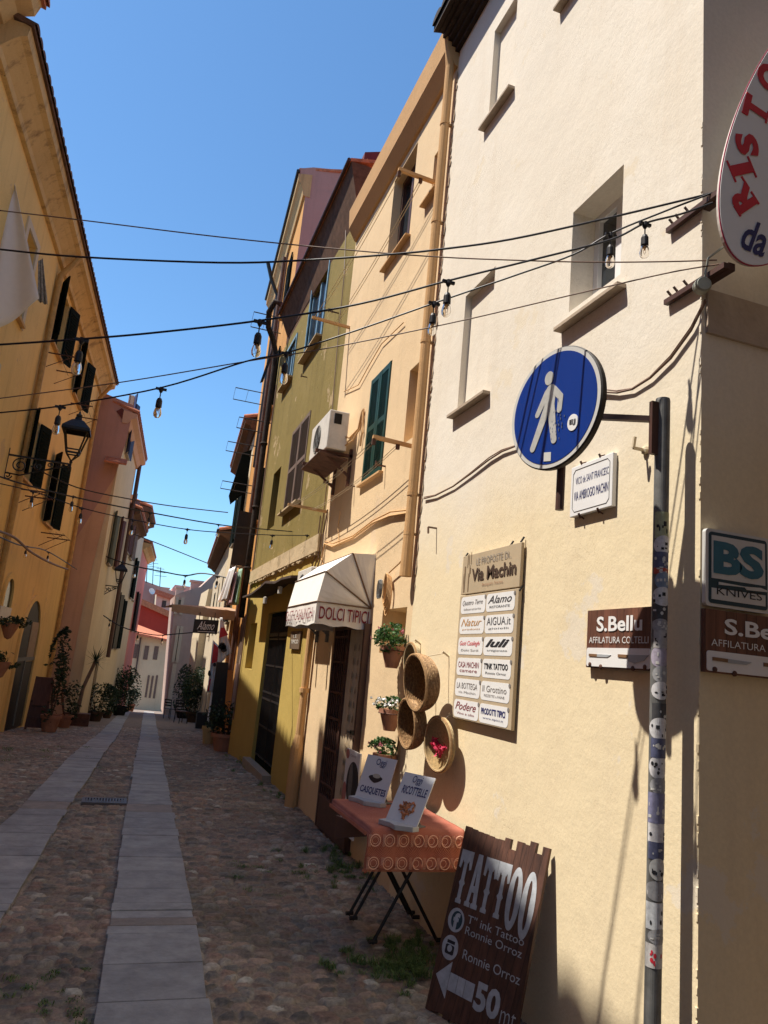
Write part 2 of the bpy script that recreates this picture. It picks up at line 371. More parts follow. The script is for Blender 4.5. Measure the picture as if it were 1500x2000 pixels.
def shutter(parent, fr, u0, u1, v0, v1, d, mat, n=None, th=.035, mids=1):
    mb = MB(); w_ = min(.05, (u1-u0)*.16); n = n or max(6, int((v1-v0)/.045))
    mb.fbox(fr, u0, u0+w_, v0, v1, d-th, d); mb.fbox(fr, u1-w_, u1, v0, v1, d-th, d)
    ms = [v0, v1-.06] + [v0+(v1-v0)*(i+1)/(mids+1)-.03 for i in range(mids)]
    for v in ms: mb.fbox(fr, u0+w_, u1-w_, v, v+.06, d-th, d-.002)
    for i in range(n):
        v = v0+.06+(v1-v0-.12)*i/n; s = (v1-v0-.12)/n
        P = fr.P; mb.hexa([P(u0+w_,v,d-.004),P(u1-w_,v,d-.004),P(u1-w_,v+s*.9,d-th+.004),P(u0+w_,v+s*.9,d-th+.004),P(u0+w_,v+.006,d-.004),P(u1-w_,v+.006,d-.004),P(u1-w_,v+s*.9+.006,d-th+.004),P(u0+w_,v+s*.9+.006,d-th+.004)])
    return mb.build('shutter', mat, parent)
def sill(parent, fr, u0, u1, v, mat=SILL, out=.09, th=.035):
    mb = MB(); mb.fbox(fr, u0-.05, u1+.05, v-th, v, -.02, out); return mb.build('window_sill', mat, parent, bevel=.004)
def hole_px(fr, pts, dep, *k):
    uv = [fr.at(*p) for p in pts]; us = [a for a, b in uv]; vs = [b for a, b in uv]
    return (min(us), max(us), min(vs), max(vs), dep, *k)
def pane_mb(fr, h, inset=.02): mb = MB(); mb.quad(*[fr.P(u, v, -h[4]+inset) for u, v in ((h[0],h[2]),(h[1],h[2]),(h[1],h[3]),(h[0],h[3]))]); return mb
def frame_mb(fr, h, w=.05, th=.05, d=None, mid=True):
    mb = MB(); d = -h[4]+.06 if d is None else d; a, b, c, e = h[:4]
    mb.fbox(fr, a, a+w, c, e, d-th, d); mb.fbox(fr, b-w, b, c, e, d-th, d); mb.fbox(fr, a+w, b-w, c, c+w, d-th, d); mb.fbox(fr, a+w, b-w, e-w, e, d-th, d)
    if mid: mb.fbox(fr, (a+b)/2-w*.6, (a+b)/2+w*.6, c+w, e-w, d-th, d)
    return mb
def eave(mb, fr, u0, u1, v, out, th=.12, back=.3):   # slab of roof edge
    mb.fbox(fr, u0, u1, v, v+th, -back, out); return mb
def cornice(mb, fr, u0, u1, v, prof):   # prof: list of (d,dv); closed back to the wall
    pts = [fr.P(u0, v+b, a) for a, b in prof]; mb.prism(pts, fr.d*(u1-u0)); return mb
def tiles(mb, fr, u0, u1, v, out, slope=.35, depth=3.0, step=.2, r=.07):
    n = max(2, int((u1-u0)/step)); st = (u1-u0)/n; P = fr.P
    for i in range(n):
        a = u0+st*(i+.5); k = 6; pts0 = []; pts1 = []
        for j in range(k+1):
            q = math.pi*j/k; du = math.cos(q)*st*.5; dv = math.sin(q)*r
            pts0.append(P(a+du, v+dv, out)); pts1.append(P(a+du, v+dv+(depth+out)*slope, -depth))
        for j in range(k): mb.quad(pts0[j], pts0[j+1], pts1[j+1], pts1[j])
        mb.poly(pts0)
def roof_slab(mb, fr, u0, u1, v, out, slope=.35, depth=3, th=.06):
    P = fr.P; h = (depth+out)*slope
    mb.hexa([P(u0,v-th,out),P(u1,v-th,out),P(u1,v-th+h,-depth),P(u0,v-th+h,-depth),P(u0,v,out),P(u1,v,out),P(u1,v+h,-depth),P(u0,v+h,-depth)])
def catenary(a, b, sag, n=24): 
    a = V(a); b = V(b); return [a.lerp(b, i/n) - V((0, 0, sag*4*(i/n)*(1-i/n))) for i in range(n+1)]
# ================================================================ GROUND
def zgf(y): return zg(min(y, 58)) if y < 58 else zg(58)
mb = MB(); ys = [-30, -6, 0, 2, 4, 6, 8, 9, 10, 11, 12, 13, 14, 17, 20, 25, 30, 40, 50, 58, 80, 150, 600]; xs = [-400, -60, -12, -5, -3, 0, 3, 5, 12, 60, 400]
for a, b in zip(ys, ys[1:]):
    for c, d in zip(xs, xs[1:]): mb.quad((c, a, zgf(a)-.05), (d, a, zgf(a)-.05), (d, b, zgf(b)-.05), (c, b, zgf(b)-.05))
tag(mb.build('ground', plain('packed_earth', (.12, .09, .065), .95, noise=.3, scale=3)), kind='structure')
def worley(px, py, cx, cy, seed):
    gx = px/cx; gy = py/cy; ix = np.floor(gx).astype(int); iy = np.floor(gy).astype(int)
    F1 = np.full(px.shape, 9.); F2 = np.full(px.shape, 9.); ID = np.zeros(px.shape, dtype=np.int64)
    for dx in (-1, 0, 1):
        for dy in (-1, 0, 1):
            a = ix+dx; b = iy+dy; h = (a*73856093 ^ b*19349663 ^ seed) & 0x7fffffff
            r1 = ((h*1103515245+12345) & 0x7fffffff)/2147483647.; r2 = ((h*22695477+1) & 0x7fffffff)/2147483647.
            d = np.hypot(gx-(a+.5+(r1-.5)*.75), (gy-(b+.5+(r2-.5)*.75)))
            n = d < F1; F2 = np.where(n, F1, np.minimum(F2, d)); ID = np.where(n, h, ID); F1 = np.where(n, d, F1)
    return F1, F2, ID
ys = [2.2]
while ys[-1] < 24: ys.append(ys[-1]+max(.0085, .0031*ys[-1]))
ny = len(ys); nx = 540; xs = np.linspace(-4.6, 2.25, nx)
X, Y = np.meshgrid(xs, np.array(ys)); X2 = X + np.maximum(0, Y-14)*.05
wx = X2+.03*np.sin(Y*5.1)+.02*np.sin(X2*9+Y*3); wy = Y+.03*np.sin(X2*6.3)+.015*np.sin(Y*11)
WF1, WF2, ID = worley(wx, wy, .092, .066, 5)
edge = np.clip((WF2-WF1)/.30, 0, 1); edge = edge*edge*(3-2*edge)
r = ((ID*48271) & 0xffff)/65535.; r2_ = ((ID*69621) & 0xffff)/65535.; r3 = ((ID*16807+77) & 0xffff)/65535.
keep = np.where(r3 > .06, 1, .15); big = .5+.5*np.sin(X2*1.9+1)*np.sin(Y*1.3+.5)
H = (.019*edge**.8*(.45+.8*r)*keep + .010*np.sin(X2*2.3+.8)*np.sin(Y*1.7))
pal = np.array([(.105,.062,.046),(.082,.060,.052),(.13,.085,.062),(.085,.075,.07),(.16,.10,.07),(.115,.072,.058),(.058,.05,.048),(.125,.065,.045),(.14,.118,.10),(.17,.16,.14),(.095,.08,.062)])
pi_ = np.where(r2_ > .985, 9, (r*8.99).astype(int)); base = (pal[pi_]*.65+pal[pi_].mean(-1, keepdims=True)*.42)*np.array([1.12, 1.12, 1.02])*(1.7+.9*r2_)[..., None]
mort = np.array([.35, .285, .21])*(1-.35*big)[..., None]
grime = np.clip(np.abs(X2-1.9), 0, 1)[..., None]*.0
Cc = mort*(1-edge*keep)[..., None] + base*(edge*keep)[..., None]
moss = np.clip(np.sin(X2*3.1+2)*np.sin(Y*.9)+np.sin(Y*4.1+X2*7)*.35-.55, 0, 1)[..., None]*(1-edge*.55)[..., None]
Cc = Cc*(1-.5*moss)+np.array([.10, .11, .05])*.5*moss
Z = np.array([zg(y) for y in ys])[:, None]+H-.033
co = np.stack([X2, Y, Z], -1).reshape(-1, 3)
me = bpy.data.meshes.new('cobblestone_road'); nv = nx*ny; i = np.arange(nv).reshape(ny, nx)
fq = np.stack([i[:-1, :-1], i[:-1, 1:], i[1:, 1:], i[1:, :-1]], -1).reshape(-1, 4)
me.vertices.add(nv); me.vertices.foreach_set('co', co.ravel()); me.loops.add(fq.size); me.loops.foreach_set('vertex_index', fq.ravel())
me.polygons.add(len(fq)); me.polygons.foreach_set('loop_start', np.arange(0, fq.size, 4)); me.polygons.foreach_set('loop_total', np.full(len(fq), 4)); me.update(calc_edges=True)
ca = me.color_attributes.new('stone', 'FLOAT_COLOR', 'POINT'); ca.data.foreach_set('color', np.concatenate([Cc.reshape(-1, 3), np.ones((nv, 1))], 1).ravel().astype(np.float32))
me.polygons.foreach_set('use_smooth', np.ones(len(fq), bool))
mt, nt_, b_ = newmat('cobbles'); at = N(nt_, 'ShaderNodeVertexColor', layer_name='stone'); g_ = N(nt_, 'ShaderNodeNewGeometry')
n_ = N(nt_, 'ShaderNodeTexNoise', Scale=38, Detail=6, Roughness=.7); nt_.links.new(g_.outputs['Position'], n_.inputs['Vector'])
tc = ramp(nt_, n_.outputs[0], [(.3, (.55,)*3), (.7, (1.35,)*3)]); cc = mix(nt_, 1, at.outputs[0], tc, 'MULTIPLY')
n3_ = N(nt_, 'ShaderNodeTexNoise', Scale=1.3, Detail=5); nt_.links.new(g_.outputs['Position'], n3_.inputs['Vector'])
cc = mix(nt_, 1, cc, ramp(nt_, n3_.outputs[0], [(.35, (.78, .76, .74)), (.65, (1.15, 1.1, 1.05))]), 'MULTIPLY')
nt_.links.new(cc, b_.inputs['Base Color']); b_.inputs['Roughness'].default_value = .72; b_.inputs['Specular IOR Level'].default_value = .35
bp_ = N(nt_, 'ShaderNodeBump', Strength=.5, Distance=.006); nt_.links.new(n_.outputs[0], bp_.inputs['Height']); nt_.links.new(bp_.outputs[0], b_.inputs['Normal'])
me.materials.append(mt); o = bpy.data.objects.new('cobblestone_road', me); COL.objects.link(o); tag(o, kind='structure')
# the lower end of the street
mb = MB(); ys2 = [23.9, 26, 28, 31, 35, 40, 46, 52, 58, 66]
for a, b in zip(ys2, ys2[1:]):
    f = lambda y: 2.1+max(0, y-14)*.055
    mb.quad((f(a)-7.5, a, zgf(a)-.012), (f(a)+1, a, zgf(a)-.012), (f(b)+1, b, zgf(b)-.012), (f(b)-7.5, b, zgf(b)-.012))
tag(mb.build('road', plain('far_cobbles', (.22, .17, .14), .85, noise=.35, scale=7, bump=.4)), kind='structure')
# two strips of stone slabs for cart wheels
PX_RL = [(282,1383),(271.5,1449),(259.5,1500),(253.5,1545),(243,1605),(232,1680),(222,1750),(213,1810),(200,1877),(187,1967)]
PX_RR = [(300,1383),(309,1434),(318,1488),(328.5,1542),(343,1605),(357,1680),(370,1750),(386,1810),(397,1877),(406,1967)]
PX_LR = [(258,1383),(228,1440),(204,1470),(180,1509),(156,1542),(132,1581),(99,1635),(66,1695),(50,1717),(17,1777)]
PX_LL = [(240,1386),(192,1434),(156,1461),(120,1494),(78,1536),(36,1584),(9,1605)]
def edge_fn(px):
    P = sorted([tuple(gpt(*p)[:2])[::-1] for p in px]); yy = [p[0] for p in P]; xx = [p[1] for p in P]
    k0 = (xx[3]-xx[0])/(yy[3]-yy[0]); k1 = (xx[-1]-xx[-3])/(yy[-1]-yy[-3])
    def f(y):
        if y < yy[0]: return xx[0]+k0*(y-yy[0])
        if y > yy[-1]: return xx[-1]+.055*(y-yy[-1])
        return float(np.interp(y, yy, xx))
    return f
mt, nt_, b_ = newmat('slab_stone'); g_ = N(nt_, 'ShaderNodeNewGeometry'); n_ = N(nt_, 'ShaderNodeTexNoise', Scale=5, Detail=9, Roughness=.7); nt_.links.new(g_.outputs['Position'], n_.inputs['Vector'])
c0 = ramp(nt_, g_.outputs['Random Per Island'], [(0, (.26, .25, .245)), (.5, (.31, .30, .29)), (.93, (.35, .335, .32)), (.97, (.27, .22, .18))])
cc = mix(nt_, 1, c0, ramp(nt_, n_.outputs[0], [(.3, (.62,)*3), (.7, (1.25,)*3)]), 'MULTIPLY'); nt_.links.new(cc, b_.inputs['Base Color']); b_.inputs['Roughness'].default_value = .62
n2_ = N(nt_, 'ShaderNodeTexNoise', Scale=45, Detail=6); nt_.links.new(g_.outputs['Position'], n2_.inputs['Vector']); bp_ = N(nt_, 'ShaderNodeBump', Strength=.45, Distance=.008); nt_.links.new(n2_.outputs[0], bp_.inputs['Height']); nt_.links.new(bp_.outputs[0], b_.inputs['Normal'])
SLAB = mt
for nm, l, r_, in (('paving_strip', PX_RL, PX_RR), ('paving_strip', PX_LL, PX_LR)):
    fl, fr_ = edge_fn(l), edge_fn(r_); mb = MB(); y = 1.9; RR = random.Random(3)
    while y < 50:
        h = RR.choice([.13, .22, .26, .3, .36, .42]) if y < 25 else 1.5; g = .007; dz = RR.uniform(-.003, .003)+.002; a, b = y+g/2, y+h-g/2
        e0, e1 = RR.uniform(-.012, .012), RR.uniform(-.012, .012)
        q = [(fl(a)+e0, a), (fr_(a)+e1, a), (fr_(b)+e1, b), (fl(b)+e0, b)]
        mb.hexa([(x, yy, zgf(yy)-.05) for x, yy in q]+[(x, yy, zgf(yy)+.004+dz+RR.uniform(-.001, .001)) for x, yy in q]); y += h
    tag(mb.build(nm, SLAB, bevel=.004), kind='structure')
# drain between the strips
a = gpt(160, 1563); b = gpt(247, 1563); y0 = a.y
mb = MB(); x0, x1 = a.x+.0, b.x-.0
mb.box((x0, y0-.13, -.03), (x1, y0-.1, .008)); mb.box((x0, y0+.1, -.03), (x1, y0+.13, .008)); mb.box((x0, y0-.1, -.03), (x0+.03, y0+.1, .008)); mb.box((x1-.03, y0-.1, -.03), (x1, y0+.1, .008))
for i in range(13): xx = x0+.03+(x1-x0-.06)*(i+.5)/13; mb.box((xx-.008, y0-.1, -.02), (xx+.008, y0+.1, .007))
solo('drain_grate', mb, plain('worn_iron', (.13, .11, .11), .5, metal=.4), 'slotted metal drain grate set between the two stone strips', 'drain grate')

# ================================================================ RIGHT: WHITE CORNER HOUSE
A0, A1 = 2.36, 5.50
T = thing('townhouse', 'cream white rendered corner house with blind windows, street sign pole in front', 'house', (2.1, A0, 0))
hw = hole_px(FR, [(1121,422),(1218,321),(1212,535),(1111,609)], .20)
nb1 = hole_px(FR, [(917,578),(968,520),(948,770),(893,800)], .055, 1); nb2 = hole_px(FR, [(966,70),(1012,-14),(994,170),(953.5,242)], .055, 1)
nb3 = (nb1[0]-1.55, nb1[1]-1.6, nb2[2], nb2[3]+.1, .055, 1); 
hw3u = FR.at(1097, 16)
win2 = (FR.at(1175,-60)[0]-.0, hw3u[0]-.05, hw3u[1], hw3u[1]+.75, .3)
mb = MB(); wall_mesh(mb, FR, A0, A1, -1, 8.0, [hw, nb1, nb2, win2])
wall_mesh(mb, FC, 0, 7, -1, 8.0, [], 0)
mb.quad(FR.P(A1, -1), FR.P(A1, 8), FR.P(A1, 8, -7), FR.P(A1, -1, -7)); mb.quad(FC.P(7, -1, 0), FC.P(7, 8, 0), FC.P(7, 8, -3.1), FC.P(7, -1, -3.1)); mb.quad(FR.P(A0, 8), FR.P(A1, 8), FR.P(A1, 8, -7), FR.P(A0, 8, -7))
mb.build('wall', WHITE_W, T)
for h in (hw, win2):
    f = frame_mb(FR, h, .045, .05, -h[4]+.05).build('window', WHITEP, T, bevel=.004); pane_mb(FR, h, .02).build('pane', PANE, f)
SILLD = plain('brownish_sill', (.42, .33, .24), .85, noise=.15, bump=.3)
for h, v in ((hw, FR.at(1100, 627, .08)[1]+.03), (nb1, nb1[2]-.0), (nb2, nb2[2]), (win2, win2[2])): sill(T, FR, h[0]-.0, h[1]+.02, v, SILLD, .055, .026)
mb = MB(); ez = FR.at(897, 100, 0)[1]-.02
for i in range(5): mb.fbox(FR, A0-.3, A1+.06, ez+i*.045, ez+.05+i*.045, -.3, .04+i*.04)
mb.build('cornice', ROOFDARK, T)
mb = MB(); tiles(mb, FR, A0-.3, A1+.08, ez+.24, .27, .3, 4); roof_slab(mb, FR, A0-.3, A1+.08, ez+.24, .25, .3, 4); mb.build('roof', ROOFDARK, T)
# thin darker tan strip along the side wall, under the oval sign
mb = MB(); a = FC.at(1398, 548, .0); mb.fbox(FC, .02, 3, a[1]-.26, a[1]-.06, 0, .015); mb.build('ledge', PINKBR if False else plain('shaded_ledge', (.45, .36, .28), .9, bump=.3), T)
mb = MB()
for i in range(7): mb.leaf((2.1, 0, 0), .01, RND)   # chips at the corner
mb = MB()
for i in range(70):
    v = RND.uniform(.1, 4.2); s = RND.uniform(.002, .006); p = FR.P(A0+.004, v, -.001); mb.box((p.x-s, p.y-s, p.z-s*2.6), (p.x+s*.6, p.y+s, p.z+s*2.6))
mb.build('chipped_edge', WHITE_W, T)

# ================================================================ RIGHT: PEACH HOUSE
B0, B1 = A1, 8.80
T = thing('townhouse', 'peach house with green shutters and striped door grille under the awning', 'house', (2.1, B0, 0)); HB = T
z_ev = FR.at(702, 463, 0)[1]
h1 = hole_px(FR, [(771.7,353),(815,293),(798,463),(756,503)], .16)
h2 = hole_px(FR, [(727,747),(766.7,702),(743,923),(707,947)], .05)
h3 = hole_px(FR, [(803,722),(823,708),(812,850),(788,866)], .20, 1)
h4 = hole_px(FR, [(852,300),(862,286),(852,372),(842,382)], .2, 1)
h5 = hole_px(FR, [(748,1192),(789,1186),(788,1272),(747,1275)], .35)
dv = 1.97; hd = (6.52, 7.60, .0, dv, .18)
mb = MB(); wall_mesh(mb, FR, B0, B1, -1, z_ev+.1, [h1, h2, h3, h4, h5, hd]); shell(mb, FR, B0, B1, -1, z_ev+.1, 6); mb.build('wall', PEACH, T)
f = frame_mb(FR, h1, .05, .05, -.1).build('window', BROWNM, T); pane_mb(FR, h1, .02).build('pane', PANE, f); pane_mb(FR, h5, .02).build('niche_door', BRDARK, T)
sill(T, FR, h1[0], h1[1], h1[2], CORNP, .06, .025); sill(T, FR, h2[0], h2[1], h2[2], CORNP, .045, .025); sill(T, FR, h4[0], h4[1]+.1, h4[2], CORNP, .06, .025)
mu = (h2[0]+h2[1])/2; shutter(T, FR, h2[0]+.01, mu-.004, h2[2]+.01, h2[3]-.01, .012, GREEN, 44); shutter(T, FR, mu+.004, h2[1]-.01, h2[2]+.01, h2[3]-.01, .012, GREEN, 44)
mb = MB(); cornice(mb, FR, B0+.02, B1-.02, z_ev, [(0, 0), (.03, .015), (.12, .17), (.14, .43), (-.1, .46), (-.1, 0)]); mb.build('cornice', CORNP, T)
mb = MB(); roof_slab(mb, FR, B0, B1, z_ev+.48, .10, .28, 4); mb.build('roof', TILE, T)
# downpipes
mb = MB(); up = 5.56; vt = z_ev+.5; vb = FR.at(815, 1118, .09)[1]
mb.tube([FR.P(up, vt+.1, .12), FR.P(up, vt-.2, .10), FR.P(up, vt-.5, .065), FR.P(up, vb+.5, .065), FR.P(up, vb, .065)], [.045, .04, .04, .042, .05], 14)
for v in (3.0, 4.35, 5.5, 6.5, vb+.35): mb.tube([FR.P(up, v-.015, .065), FR.P(up, v+.015, .065)], .046, 14); mb.fbox(FR, up-.012, up+.012, v-.01, v+.01, 0, .09)
mb.build('downpipe', CORNP, T, smooth=False)
mb = MB(); ul = 8.62
mb.tube([FR.P(ul, 2.35, .06), FR.P(ul, 1.25, .06)], .045, 12); mb.tube([FR.P(ul, 1.27, .06), FR.P(ul, 1.22, .06)], .062, 12); mb.tube([FR.P(ul, 1.25, .06), FR.P(ul, .75, .06), FR.P(ul, .6, .07), FR.P(ul, -.05, .07)], [.045, .05, .075, .075], 12)
mb.build('downpipe', CORNP, T)
# rough mortar seam where the two houses meet
mb = MB(); v = 2.2
while v < z_ev-.1:
    s = RND.uniform(.03, .14); q = A1-RND.uniform(-.004, .016); mb.prism([FR.P(q, v, .004), FR.P(A1+.02, v+s*.1, .004), FR.P(A1+.02, v+s*.9, .004), FR.P(q+.008, v+s, .004), FR.P(q-.012, v+s*.5, .004)], FR.n*RND.uniform(.001, .006)); v += s*RND.uniform(.9, 1.7)
mb.build('mortar_seam', plain('old_mortar', (.38, .27, .18), .95, noise=.3, bump=.6), T)
# shop door : grille leaf, curtain, kick panel
dr = MB(); dr.fbox(FR, 7.555, 7.6, 0, dv, -.02, .05); dr.fbox(FR, 6.52, 6.565, .0, dv, -.02, .06); dr.fbox(FR, 6.565, 7.555, dv-.05, dv, -.02, .05); dr.fbox(FR, 6.565, 7.555, .0, .30, -.05, .045)
door = dr.build('door', BROWNM, T, bevel=.004)
g = MB()
for i in range(7): u = 7.10+(7.52-7.10)*i/6; g.tube([FR.P(u, .3, .03), FR.P(u, dv-.05, .03)], .009, 6)
for v in (.3, .42, .75, 1.05, 1.3, 1.6, 1.85): g.fbox(FR, 7.07, 7.555, v-.012, v+.012, .02, .042)
g.fbox(FR, 7.06, 7.10, .3, dv-.05, .0, .05); g.build('grille', RUST, door)
g = MB()
for i in range(24):
    u0 = 6.60+(.46)*i/24; d0 = -.05+.012*math.sin(i*1.4); d1 = -.05+.012*math.sin((i+1)*1.4); u1 = 6.60+.46*(i+1)/24; g.quad(FR.P(u0, .3, d0+.07), FR.P(u1, .3, d1+.07), FR.P(u1, dv-.05, d1+.07), FR.P(u0, dv-.05, d0+.07))
cur = g.build('curtain', plain('beige_curtain', (.60, .47, .31), .9, noise=.1), door)
g = MB(); 
for i in range(11):
    v = .45+.13*i
    for u in (6.72, 6.86): g.poly([FR.P(u+.02*math.cos(q)*(1-.4*math.sin(q)), v+.035*math.sin(q), .036) for q in [k*math.pi/4 for k in range(8)]])
g.build('leaf_print', plain('curtain_print', (.36, .28, .19), .9), cur)
g = MB(); g.quad(FR.P(6.565, 0, -.12), FR.P(7.555, 0, -.12), FR.P(7.555, dv, -.12), FR.P(6.565, dv, -.12)); g.build('door_backing', BRDARK, door)
g = MB(); g.fbox(FR, 6.535, 6.55, .98, 1.02, .06, .10); g.fbox(FR, 6.535, 6.62, .99, 1.01, .09, .10); g.build('handle', BLACK, door)
# cables stapled to the wall
mb = MB(); pts = [FR.pt(*p, .02) for p in [(634,1062),(650,1068),(690,1050),(728,1022),(762,1008),(803,1001)]]; mb.tube(pts, .012, 6); mb.tube([p+V((0, 0, .03+.01*math.sin(i*2))) for i, p in enumerate(pts)], .007, 6)
mb.tube([FR.pt(*p, .02) for p in [(664,998),(660,1030),(662,1062)]], .006, 5); mb.tube([FR.pt(*p, .02) for p in [(672,765),(700,752),(720,715),(745,672),(788,630)]], .005, 5)
mb.tube([FR.pt(*p, .02) for p in [(634,1062),(628,1090),(632,1110)]], .01, 5); mb.build('wall_cable', CORNP, T)

# ================================================================ RIGHT: OLIVE HOUSE
C0, C1 = B1, 14.4
T = thing('townhouse', 'olive green over mustard yellow house with peeling paint and dark grilled door', 'house', (2.1, C0, 0)); HC = T
vl = FR.at(630, 1043)[1]; vlb = vl-.22
vr = FR.at(600, 640)[1]
c1 = hole_px(FR, [(613,553),(638,530),(628,655),(603,690)], .08); c2 = hole_px(FR, [(562,690),(576,672),(571,735),(556,752)], .08)
c3 = hole_px(FR, [(573,845),(600,822),(588,972),(562,998)], .06); c4 = hole_px(FR, [(534,935),(546,914),(537,1010),(524,1035)], .25)
c5 = hole_px(FR, [(525,1200),(567,1190),(527,1520),(492,1485)], .22); c6 = hole_px(FR, [(490,1218),(503,1216),(489,1300),(478,1305)], .3)
ztop = 7.60; c5 = (c5[0], c5[1], 0.0, c5[3], .22)
mb = MB(); wall_mesh(mb, FR, C0, C1, vl-.02, ztop, [c1, c2, c3, c4]); shell(mb, FR, C0, C1, -3, ztop, 6); mb.build('wall', OLIVE, T)
mb = MB(); wall_mesh(mb, FR, C0, C1, -3, vl-.02, [c5, c6]); mb.build('lower_wall', MUSTARD, T)
mb = MB(); mb.fbox(FR, C0+.03, C1-.15, vlb, vl, -.05, .05)
for i in range(70): u = RND.uniform(C0+.03, C1-.2); s = RND.uniform(.03, .16); mb.fbox(FR, u, u+s, vlb-RND.uniform(.0, .05), vlb+.03, 0, .05+RND.uniform(-.012, -.003))
mb.build('ledge', LEDGE, T)
for h in (c1, c2): 
    f = MB(); f.fbox(FR, h[0]-.05, h[0], h[2], h[3]+.05, -.05, .02); f.fbox(FR, h[1], h[1]+.05, h[2], h[3]+.05, -.05, .02); f.fbox(FR, h[0], h[1], h[3], h[3]+.05, -.05, .02)
    w_ = f.build('window', BLUEW, T); pane_mb(FR, h, .03).build('pane', PANE, w_); m_ = (h[0]+h[1])/2; q = frame_mb(FR, h, .05, .04, -.02).build('frame', BLUEW, w_)
    sill(T, FR, h[0], h[1], h[2], LEDGE, .10, .03)
m_ = (c3[0]+c3[1])/2
shutter(T, FR, c3[0], m_-.003, c3[2], c3[3], .012, BROWNS, 40); shutter(T, FR, m_+.003, c3[1], c3[2], c3[3], .012, BROWNS, 40); sill(T, FR, c3[0], c3[1], c3[2], LEDGE, .09, .03)
for h in (c4, c6): pane_mb(FR, h, .02).build('window', BRDARK, T)
# grilled double door
f = frame_mb(FR, c5, .06, .05, -.06).build('door', GREEN2, T); pane_mb(FR, c5, .02).build('pane', DARK, f)
g = MB(); a, b, c, e = c5[:4]; mid = (a+b)/2
for s0, s1 in ((a+.06, mid-.03), (mid+.03, b-.06)):
    for i in range(11): u = s0+(s1-s0)*i/10; g.tube([FR.P(u, c+.12, -.05), FR.P(u, e-.06, -.05)], .007, 5)
    for v in (c+.12, c+.55, c+.95, c+1.05, c+1.45, c+1.85, c+1.93, e-.35): g.fbox(FR, s0, s1, v-.014, v+.014, -.062, -.04)
g.build('grille', BLACK, f)
g = MB(); g.fbox(FR, a-.05, b+.05, -.1, .04, 0, .12); g.build('doorstep', plain('worn_step', (.30, .25, .2), .8), T)
# wide eave, gutter, goose neck and long dark drainpipe
C2 = 13.7
mb = MB(); mb.hexa([FR.P(C0, ztop-.08, -.1), FR.P(C2, ztop+.17, -.1), FR.P(C2, ztop+.17, .0), FR.P(C0, ztop-.08, .0), FR.P(C0, ztop+.70, -.1), FR.P(C2, ztop+.60, -.1), FR.P(C2, ztop+.60, .19), FR.P(C0, ztop+.70, .19)]); wall_mesh(mb, FR, C0, C2, ztop, ztop+.17, [], -.01); mb.build('eave', EAVEBR, T)
mb = MB(); mb.tube([FR.P(C0, ztop+.72, .22), FR.P(C2, ztop+.62, .22)], .028, 10); mb.build('gutter', plain('dark_copper', (.07, .028, .022), .5, metal=.2), T)
mb = MB(); P = FR.P; mb.hexa([P(C0, ztop+.70, .2), P(C2, ztop+.60, .2), P(C2, ztop+1.6, -4), P(C0, ztop+1.7, -4), P(C0, ztop+.75, .2), P(C2, ztop+.65, .2), P(C2, ztop+1.66, -4), P(C0, ztop+1.76, -4)]); mb.build('roof', TILE, T)
gm = YF(8.93); mb = MB(); mb.prism([gm.pt(*p) for p in [(713,297),(757,296),(745,380),(700,380)]], (0, .4, 0)); mb.build('gable_end', plain('maroon_paint', (.14, .025, .03), .8), T)
mb = MB(); mb.prism([gm.pt(*p)+V((0, -.03, 0)) for p in [(716,312),(718,340),(705,345)]], (0, .02, 0)); mb.build('gable_patch', CREAM, T)
mb = MB(); u = C1-.12; mb.tube([FR.P(u-.75, ztop+.74, .23), FR.P(u-.7, ztop+.80, .34), FR.P(u-.55, ztop+.62, .42), FR.P(u-.3, ztop+.42, .36), FR.P(u-.1, ztop+.25, .2), FR.P(u, ztop+.05, .11), FR.P(u, ztop-.3, .10), FR.P(u, 4.0, .10), FR.P(u, 2.25, .10)], .055, 12)
for v in (3.2, 4.4, 5.7): mb.tube([FR.P(u, v-.02, .1), FR.P(u, v+.02, .1)], .072, 12)
mb.build('downpipe', ROOFDARK, T, smooth=True)
mb = MB(); mb.tube([FR.P(C1-.3, ztop-.7, .03), FR.P(C1-.3, .4, .03)], .014, 6); mb.tube([FR.P(C1-.34, 5.3, .03), FR.P(C1-.34, 1.0, .03)], .01, 6)
mb.tube([FR.pt(*p, .02) for p in [(676,435),(672,540),(662,640),(652,760),(646,840),(638,950),(622,1090)]], .007, 5)
for k in range(3): mb.tube([FR.pt(*p, .02) for p in [(640-k*7,995+k*6),(632-k*5,1040),(628-k*6,1085),(612-k*5,1130)]], .009, 5)
mb.build('wall_cable', CABLEB, T)
# maroon gable above the olive roof, next to the peach cornice
Fm = YF(C0+1.2)

